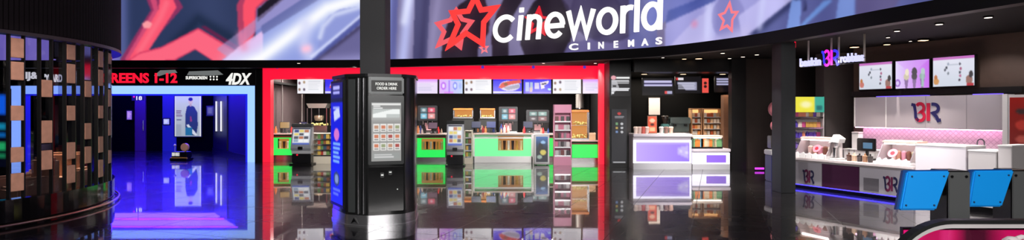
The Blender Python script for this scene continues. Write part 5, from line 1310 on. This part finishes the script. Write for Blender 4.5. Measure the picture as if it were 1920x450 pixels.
# black bulkhead with three screens
ubk0, ubk1 = Bu(1604, VW - .35), Bu(1845, VW - .35)
m = MB(); m.box(Bu(1606, VW) - .05, ub1 + .3, VW - .16, VW - .001, 2.33, 2.47); bstruct(m, 'trim_3', pbr('ledge_black', (10, 9, 9), .4))
scr = [(1610, 1674, 119, 116, 0), (1678, 1744, 115, 111, 1), (1748, 1829, 109, 103, 2)]
vs_ = VW - .38
for px0, px1, t0, t1, k in scr:
    u0, u1 = Bu(px0, vs_), Bu(px1, vs_); w = (u1 - u0) / 2
    z1 = (Bz(px0, t0, vs_) + Bz(px1, t1, vs_)) / 2; z0 = z1 - .70; hh = .35
    lab = ['ice cream menu screen with tiny dark marks, left of three', 'lilac ice cream screen with three sundaes, middle of three', 'white ice cream menu screen with cones, right of three'][k]
    t = thing('ice_cream_screen', lab, 'screen', Bw((u0 + u1) / 2, vs_, (z0 + z1) / 2), TH, 'screens over the ice cream shop')
    m = MB(); m.box(-w, w, 0, .10, -hh - .02, hh + .02, .008); m.build('casing', BLACK, t); m = MB(); m.box(-.06, .06, .10, .38, -.1, .1); m.build('bracket', BLACK, t)
    pc = Pic(72, 44, (222, 226, 236))
    if k != 1:
        pc.grad((226, 226, 240), (206, 214, 226)); pc.rect(0, 0, 1, .09, (196, 110, 190)); 
        for x, y, c in ((.34, .36, (40, 44, 60)), (.30, .44, (70, 74, 90)), (.38, .24, (150, 160, 180)), (.38, .56, (120, 130, 140)), (.66, .26, (60, 60, 80)), (.68, .42, (170, 90, 130)), (.66, .54, (60, 60, 80)), (.67, .66, (180, 100, 140)), (.65, .80, (70, 60, 80))): pc.ell(x, y, .028, .05, c)
        pc.rect(.40, .26, .62, .29, (190, 196, 210)); pc.ell(.08, .82, .07, .12, (206, 150, 90) if k else (200, 120, 110)); pc.ell(.07, .68, .04, .08, (190, 120, 70)); pc.ell(.88, .80, .08, .16, (150, 110, 100)); pc.ell(.92, .62, .05, .12, (60, 56, 60)); pc.rect(.82, .9, .98, 1, (180, 50, 60))
    else:
        pc.grad((226, 214, 250), (200, 110, 236), 'x'); pc.poly([(0, 0), (1, 0), (.5, .5)], (214, 160, 246), .6)
        for x, c in ((.33, (206, 196, 170)), (.57, (76, 70, 80)), (.80, (150, 170, 170))): pc.poly([(x - .03, 1), (x + .03, 1), (x + .07, .62), (x - .07, .62)], (140, 110, 160)); pc.ell(x, .58, .085, .12, c); pc.ell(x + .02, .42, .06, .12, tuple(min(255, v + 30) for v in c))
        pc.ell(.57, .42, .08, .16, (70, 64, 74)); pc.poly([(.77, .95), (.85, .95), (.84, .5), (.78, .5)], (160, 190, 186)); pc.ell(.06, .8, .09, .14, (150, 90, 200)); pc.ell(.06, .8, .05, .08, (220, 200, 246))
    flat_picture('display', pc, -w + .02, w - .02, -hh, hh, -.004, SCREEN, t)
# red framed poster at the right edge
rp2 = thing('red_poster', 'dark red poster in a white frame at the right edge of the wall', 'poster', Bw(Bu(1915, VW - .3), VW - .3, 0), TH)
uw = .34; zt = 2.28
m = MB(); m.box(-uw + .02, uw, 0, .28, 0, zt); m.build('pier', OFFW, rp2); m = MB(); m.box(-uw, -uw + .10, -.03, .28, 0, zt + .02, .005); m.build('white_frame', WHITE, rp2)
pc = Pic(20, 70, (132, 22, 20)); pc.grad((150, 30, 24), (110, 20, 18)); pc.ell(.5, .14, .3, .03, (60, 50, 50)); pc.ell(.5, .28, .32, .05, (196, 60, 50)); pc.ell(.5, .42, .28, .04, (200, 90, 80)); pc.ell(.5, .62, .34, .05, (70, 34, 30)); pc.ell(.45, .8, .3, .05, (190, 110, 90))
flat_picture('sheet', pc, -uw + .13, uw - .02, .05, zt - .06, -.006, PRINT, rp2)
# hanging lettered sign over the counter
VS = .15
hs = thing('hanging_sign', 'glowing blue white shop name with a pink centre mark hung on rods over the counter', 'sign', Bw(0, VS), TH)
def hz_(px, py): return Bz(px, py, VS)
LBW = glow('blue_white_letter', (206, 206, 255), 1.2); MAG = glow('magenta_letter', (255, 40, 214), 1.2); IND = glow('indigo_letter', (60, 50, 255), 1.3)
zl = 3.13
u0, u1 = Bu(1501, VS), Bu(1540, VS); text('lettering', 'baskin', LBW, hs, (u0 + u1) / 2, zl + .01, u1 - u0, .21, 0, .04, .03)
u0, u1 = Bu(1577, VS), Bu(1620, VS); text('lettering', 'robbins', LBW, hs, (u0 + u1) / 2, zl + .03, u1 - u0, .21, 0, .04, .03)
u0, u1 = Bu(1541, VS), Bu(1576, VS); br_logo(hs, (u0 + u1) / 2, zl + .07, u1 - u0, .36, -.01, IND, MAG)
m = MB(); m.box(Bu(1500, VS), Bu(1622, VS), .0, .03, zl - .11, zl - .085); m.box(Bu(1500, VS), Bu(1622, VS), .005, .03, zl + .0, zl + .02); m.build('carrier_rail', GREYM, hs)
for px in (1514, 1557, 1571, 1619): u = Bu(px, VS); m = MB(); m.box(u - .018, u + .018, .02, .045, zl - .1, 3.68); m.build('hanging_rod', pbr('rod_pale', (236, 222, 210), .6), hs)

# ================================================================== tilted blue terminals at the near right
BLUEP = pbr('blue_plastic', (6, 150, 238), .4); DBLUEP = pbr('blue_plastic_edge', (8, 66, 130), .4)
def slab(c4, th, mt_front):
    """plate from four corners (tl, tr, br, bl), thickness away from the eye"""
    a, b_, c, d_ = [Vector(p) for p in c4]; n = (b_ - a).cross(d_ - a).normalized()
    if n.y < 0: n = -n
    mb = MB(); f = [a, b_, c, d_]; k = [p + n * th for p in f]
    mb.quads([tuple(p) for p in f + k], [(0, 1, 2, 3), (4, 7, 6, 5), (0, 4, 5, 1), (1, 5, 6, 2), (2, 6, 7, 3), (3, 7, 4, 0)])
    return mb, n
def terminal(px, Y, label, ztop=1.10):
    """px: left edge of the upright post's plate"""
    x0 = X(px, Y); t = thing('order_terminal', label, 'terminal', (x0, Y, 0), 0, 'tilted blue terminals')
    m = MB(); m.box(0, .292, 0, .02, .05, ztop - .015, .008); m.build('back_plate', pbr('terminal_grey', (84, 86, 86), .5, noise=.06, nscale=40), t, 'grey back plate')
    m = MB(); m.box(-.006, .298, .018, .36, .0, ztop, .012); m.build('post', BLACK, t)
    m = MB(); m.box(-.06, .36, -.05, .42, 0, .04, .01); m.build('foot', BLACK, t)
    for bx_ in (.04, .235): m = MB(); m.cyl((bx_, -.012, ztop - .075), .018, .014, 'y', 14); m.build('bolt', BLACK, t)
    tl, tr, br_, bl_ = (-.575, -.03, ztop), (.005, -.03, ztop + .005), (-.265, -.14, ztop - .505), (-.745, -.14, ztop - .505)
    # the plate leans: its lower edge stands nearer to the eye and to the left
    mb, n = slab((tl, tr, br_, bl_), .075, BLUEP); bmesh.ops.bevel(mb.bm, geom=mb.bm.edges[:], offset=.018, segments=2, affect='EDGES')
    p = mb.build('tablet_back', BLUEP, t, 'bright blue plate')
    mb, n = slab([tuple(Vector(q) + Vector((-.028 if i in (0, 3) else .0, .05, .012 if i < 2 else -.0)) ) for i, q in enumerate((tl, tr, br_, bl_))], .05, DBLUEP); mb.build('tablet_rim', DBLUEP, t, 'darker blue rim')
    A, B, C, D = [Vector(q) for q in (tl, tr, br_, bl_)]
    for s_, r_ in ((.12, .14), (.88, .14), (.12, .88), (.88, .88)):
        q = (A * (1 - s_) + B * s_) * (1 - r_) + (D * (1 - s_) + C * s_) * r_ - n * .004; mb = MB(); mb.sphere(tuple(q), .013, seg=10); mb.build('screw', pbr('screw_navy', (10, 40, 80), .4), t)
    m = MB(); m.box(-.30, .02, .10, .2, .75, .9, .01); m.build('arm', BLACK, t)
    return t
terminal(1779, 7.95, 'tilted blue order terminal on a dark grey post, left of the two'); terminal(1899, 8.55, 'tilted blue order terminal on a dark grey post, right of the two', 1.05)

# ================================================================== escalator end at the bottom right
YE_ = 5.0; es = thing('escalator', 'rounded escalator end with a dark handrail and magenta lit side at the bottom right', 'escalator', (3.7, YE_, 0))
R_ = .56; cx = .03; cz = .985 - R_
def rail_path(r, n=20, xe=3.2):
    return [(cx + r * math.cos(a), 0, cz + r * math.sin(a)) for a in np.linspace(PI * 1.15, PI / 2, n)] + [(cx + (xe - cx) * i / 6, 0, cz + r) for i in range(1, 7)]
def rail_band(r0, r1, y0, y1, name, mat, lab=None):
    A, B = rail_path(r0), rail_path(r1); V = []; Fc = []
    for p, q in zip(A, B):
        for (pp, y) in ((p, y0), (p, y1), (q, y1), (q, y0)): V.append((pp[0], y, pp[2]))
    for i in range(len(A) - 1):
        a, b_ = 4 * i, 4 * i + 4
        for k in range(4): Fc.append((a + k, a + (k + 1) % 4, b_ + (k + 1) % 4, b_ + k))
    n = len(A) - 1; Fc += [(0, 1, 2, 3), (4 * n, 4 * n + 3, 4 * n + 2, 4 * n + 1)]
    m = MB(); m.quads(V, Fc); return m.build(name, mat, es, lab)
for y in (0,):
    rail_band(R_ - .032, R_, y - .045, y + .045, 'handrail', pbr('handrail_rubber', (34, 36, 36), .3), 'dark rubber handrail')
    rail_band(R_ - .070, R_ - .0325, y - .028, y + .028, 'rail_trim', pbr('rail_silver', (226, 224, 222), .25, .15), 'bright silver trim under the handrail')
def balustrade(y, name, mat, r=R_ - .071, th=.012, lab=None):
    P = [(p[0], p[2]) for p in rail_path(r)]; m = MB(); m.prism(P + [(3.2, .12), (-.35, .12)], y - th / 2, y + th / 2, 'xz'); return m.build(name, mat, es, lab)
balustrade(0, 'glass_side', glassy('balustrade_glass', (252, 240, 246), .02))
pc = Pic(66, 20, (214, 14, 104)); pc.grad((190, 8, 88), (226, 16, 112), 'x')
for x0, x1, c in ((0, .05, (226, 20, 116)), (.10, .125, (236, 60, 140)), (.15, .22, (70, 6, 36)), (.22, .25, (150, 8, 70)), (.40, .52, (176, 8, 84)), (.52, .56, (110, 6, 56)), (.62, .7, (200, 10, 96)), (.8, .84, (110, 6, 56))): pc.rect(x0, 0, x1, 1, c)
pc.rect(.25, .42, .52, .5, (246, 30, 110))
flat_picture('magenta_side', pc, -.25, 3.1, .15, .86, .17, paint_mat('magenta_panel', 1.0, .3), es, 'magenta lit inner panel')
m = MB(); m.box(-.25, 3.1, .18, .22, .05, .88); m.build('inner_panel', BLACK, es)
m = MB(); m.box(-.5, 3.2, -.06, 1.11, 0, .12, .02); m.build('base', STEEL, es)
m = MB(); m.box(.3, 3.1, .24, .98, .12, .2); m.build('step', GREYM, es)
wp_ = thing('white_post', 'white rounded post with a bent tube before the magenta escalator side', 'post', (X(1897, 4.72), 4.72, 0))
m = MB(); m.lathe([(.085, 0), (.085, .78), (.08, .83), (.06, .87), (.03, .895), (.001, .90)], seg=24); m.build('post', pbr('post_white', (226, 216, 216), .35), wp_, smooth=True)
m = MB(); m.tube([(.04, 0, .88), (.08, 0, .895), (.14, 0, .88), (.2, 0, .84), (.3, 0, .82), (.4, 0, .82)], .02, 10); m.build('bent_tube', pbr('post_white', (226, 216, 216), .35), wp_, smooth=True)
m = MB(); m.cyl((-.055, -.06, .86), .022, .02, 'y', 14); m.build('cap', BLACK, wp_)

# ================================================================== lamps and added fill lights
def lamp_disc(px, py, z, r, label, s=1.0, rect=False, warm=True):
    Y = (z - H) * F / (HY - py); x = X(px, Y); t = thing('downlight', label, 'downlight', (x, Y, z), 0, 'downlights in the dark ceiling')
    g = glow('downlight_warm', (255, 206, 160), 3.0) if warm else glow('downlight_white', (255, 236, 220), 2.2)
    if rect:
        m = MB(); m.box(-r, r, -r * .8, r * .8, -.05, -.001, .006); m.build('rim', MATTE, t); m = MB(); m.box(-r * .85, r * .85, -r * .65, r * .65, -.058, -.05); m.build('lens', g, t)
    else:
        m = MB(); m.cyl((0, 0, -.03), r, .029, seg=20); m.build('rim', MATTE, t); m = MB(); m.cyl((0, 0, -.036), r * .75, .006, seg=20); m.build('lens', g, t)
    return (x, Y, z)
SPOTS = []
for px, py, r, rect, lab in ((1243, 106.5, .06, 0, 'tiny downlight under the right end of the violet screen'), (1283, 109, .09, 0, 'small downlight above the left of the coffee bar'), (1310, 108.5, .14, 0, 'flat downlight above the coffee bar'),
        (1355, 98, .08, 0, 'tiny downlight nearest the violet screen above the dark corner'), (1368, 108, .07, 0, 'tiny downlight, lowest above the dark corner'), (1393, 105, .08, 0, 'tiny downlight left of the square column'), (1419, 101, .08, 0, 'tiny downlight beside the square column'),
        (1602, 85, .10, 1, 'big square warm downlight behind the hanging sign'), (1663, 80, .07, 1, 'square downlight right of the hanging sign'), (1665, 68, .05, 0, 'tiny dim spot above the square downlight'), (1682, 56, .07, 0, 'tiny downlight high above the left ice cream screen'),
        (1731, 72, .10, 1, 'big square warm downlight over the ice cream screens'), (1761, 43, .08, 0, 'small downlight above the right ice cream screen'), (1853, 30, .08, 0, 'small downlight at the upper right corner'), (1707, 75, .04, 0, 'tiny spot left of the big square downlight')):
    SPOTS.append((lamp_disc(px, py, 3.68, r, lab, 1, bool(rect), bool(rect) or r > .08), rect))
CSP = []
for i, (px, lab) in enumerate(((1208, 'warm downlight over the left coffee menu board'), (1281, 'warm downlight over the middle coffee menu board'), (1355, 'warm downlight over the right coffee menu board'))):
    CSP.append(lamp_disc(px, 137.6, 3.25, .13, lab))

def area(name, loc, rot, sx, sy, power, c=(1, 1, 1)):
    l = bpy.data.lights.new(name, 'AREA'); l.shape = 'RECTANGLE'; l.size = sx; l.size_y = sy; l.energy = power; l.color = c
    o = bpy.data.objects.new(name, l); COL.objects.link(o); o.location = loc; o.rotation_euler = rot; return o
def spot(name, loc, target, power, c=(1, .9, .8), ang=70, r=.03, blend=.6):
    l = bpy.data.lights.new(name, 'SPOT'); l.energy = power; l.color = c; l.spot_size = math.radians(ang); l.spot_blend = blend; l.shadow_soft_size = r
    o = bpy.data.objects.new(name, l); COL.objects.link(o); o.location = loc
    o.rotation_euler = (Vector(target) - Vector(loc)).to_track_quat('-Z', 'Y').to_euler(); return o
# hall: added fill light from above and from behind the eye
area('hall_light', (0, 5, 8.8), (0, 0, 0), 14, 8, 450, (1, .95, .95))
area('rear_shop_light', (1.5, -6.5, 4.5), (math.radians(68), 0, 0), 14, 4, 1300, (1, .96, .95))
# added fill for the snack hall, out of sight behind the red lintel
for x in (-7.5, -3.5, 0.5): area('snack_lamp', (x, 24.6, 3.6), (math.radians(-12), 0, 0), 3.2, .5, 300, (1, .93, .86))
for i, p in enumerate(CSP): spot('coffee_spot', (p[0], p[1] - .02, p[2] - .07), (p[0], 20.2, 1.0), 260, (1, .84, .68), 100)
area('coffee_lamp', (5.6, 22.2, 3.2), (0, 0, 0), 2.6, .6, 100, (1, .86, .72))  # added fill inside the coffee bar
for px in (560, 905, 1019, 1116):  # the two left discs are added to carry spots for the counters
    p = lamp_disc(px, 117.2, 3.68, .07, 'small downlight before the red lintel, ' + {560: 'leftmost', 905: 'second from the left', 1019: 'third from the left', 1116: 'rightmost'}[px], 1, False, False)
    spot('snack_front_spot', (p[0], p[1], 3.62), (p[0], 22.9, .9), 400, (1, .95, .9), 75, .04)
for px in (660, 780): spot('snack_front_spot', (X(px, 21.1), 21.1, 3.62), (X(px, 21.1), 22.9, .9), 300, (1, .95, .9), 75, .04)  # added fill for the counter fronts, without a downlight
for (p, rect) in SPOTS[:4]: spot('coffee_front_spot', (p[0], 17.9, 3.62), (p[0], 19.7, .5), 260, (1, .95, .92), 60, .04)
for x in (-8.2, -5.6, -.9, 1.6): spot('hall_track_spot', (x * .62, 14.2, 3.45), (x, 22.6, 1.0), 620, (1, .96, .93), 30, .05)  # these and the next two: added lights in mid-air for the shop fronts
spot('hall_track_spot', (1.7, 14.4, 3.4), (X(1055, 20.9), 20.9, 1.1), 420, (1, .96, .96), 24, .05)
spot('hall_track_spot', (4.4, 13.2, 3.35), (5.6, 19.6, .9), 420, (1, .95, .93), 36, .05)
spot('block_spot', Bw(3.4, -2.2, 3.3), Bw(3.5, 0, .9), 170, (1, .97, .98), 40)  # added light to lift the front of the pale blocks
spot('stand_spot', (X(341, 21.8), 21.3, 3.45), (X(341, 23), 23, .4), 160, (1, .9, .8), 24, .03)  # added narrow light to brighten the tan disc
spot('sweet_shelf_lamp', (X(1517, 17.2) - .2, 16.2, 3.55), (X(1517, 17.2), 17.2, 1.3), 220, (1, .92, .9), 50, .04)  # added light so the sweet packs come out bright
for (p, rect), k in zip(SPOTS, range(99)):
    if p[0] > 6.8: spot('ceiling_spot', (p[0], p[1], p[2] - .075), (p[0] - (1.2 if rect else .8), p[1] - .5, 0.6), 420 if rect else 120, (1, .88, .78), 95)
for u in (-.2, 1.0, 2.2, 3.4): p = Bw(u, -.4, 3.62); spot('counter_spot', p, Bw(u, .5, .8), 480, (1, .92, .88), 70)  # added fill over the counter, apart from the modelled downlights
for u in (.1, 1.3, 2.5, 3.5): p = Bw(u, -2.6, 3.35); spot('front_panel_spot', p, Bw(u, 0, .45), 130, (1, .96, .98), 42)  # added lights in free air that brighten the counter's front panels
for u in (.6, 1.8, 3.0): p = Bw(u, 1.6, 3.62); spot('panel_spot', p, Bw(u, 3.0, 1.7), 70, (1, .92, .92), 80)  # added fill aimed at the logo panel
spot('terminal_spot', (4.2, 3.6, 5.5), (5.8, 8, .9), 650, (1, .97, .95), 40, .15)  # added light from the upper front for the blue plates
spot('kiosk_spot', (-1.2, 5.6, 5.2), (-2.2, 9.8, 1.2), 260, (1, .97, .95), 40, .15)  # added light to bring out the ticket kiosk
spot('screen_wall_spot', (-5.6, 7.5, 3.0), (-8.9, 10.5, 1.6), 300, (1, .86, .78), 50, .12)  # added warm light from the front for the wooden blocks
spot('seating_lamp', (X(108, 13.4), 13.4, 3.0), (X(108, 13.4), 13.4, .4), 800, (1, .82, .66), 110, .05)  # added light inside the drum to make the armchairs visible

w = bpy.data.worlds.new('world'); SC.world = w; w.use_nodes = True
w.node_tree.nodes['Background'].inputs[0].default_value = (.006, .006, .009, 1); w.node_tree.nodes['Background'].inputs[1].default_value = 1
SC.view_settings.view_transform = 'Standard'; SC.view_settings.look = 'None'; SC.view_settings.gamma = 1; SC.view_settings.exposure = 0; SC.view_settings.use_curve_mapping = False
SC.cycles.use_denoising = True
SC.cycles.max_bounces = 8; SC.cycles.transparent_max_bounces = 12
SC.cycles.sample_clamp_indirect = 6
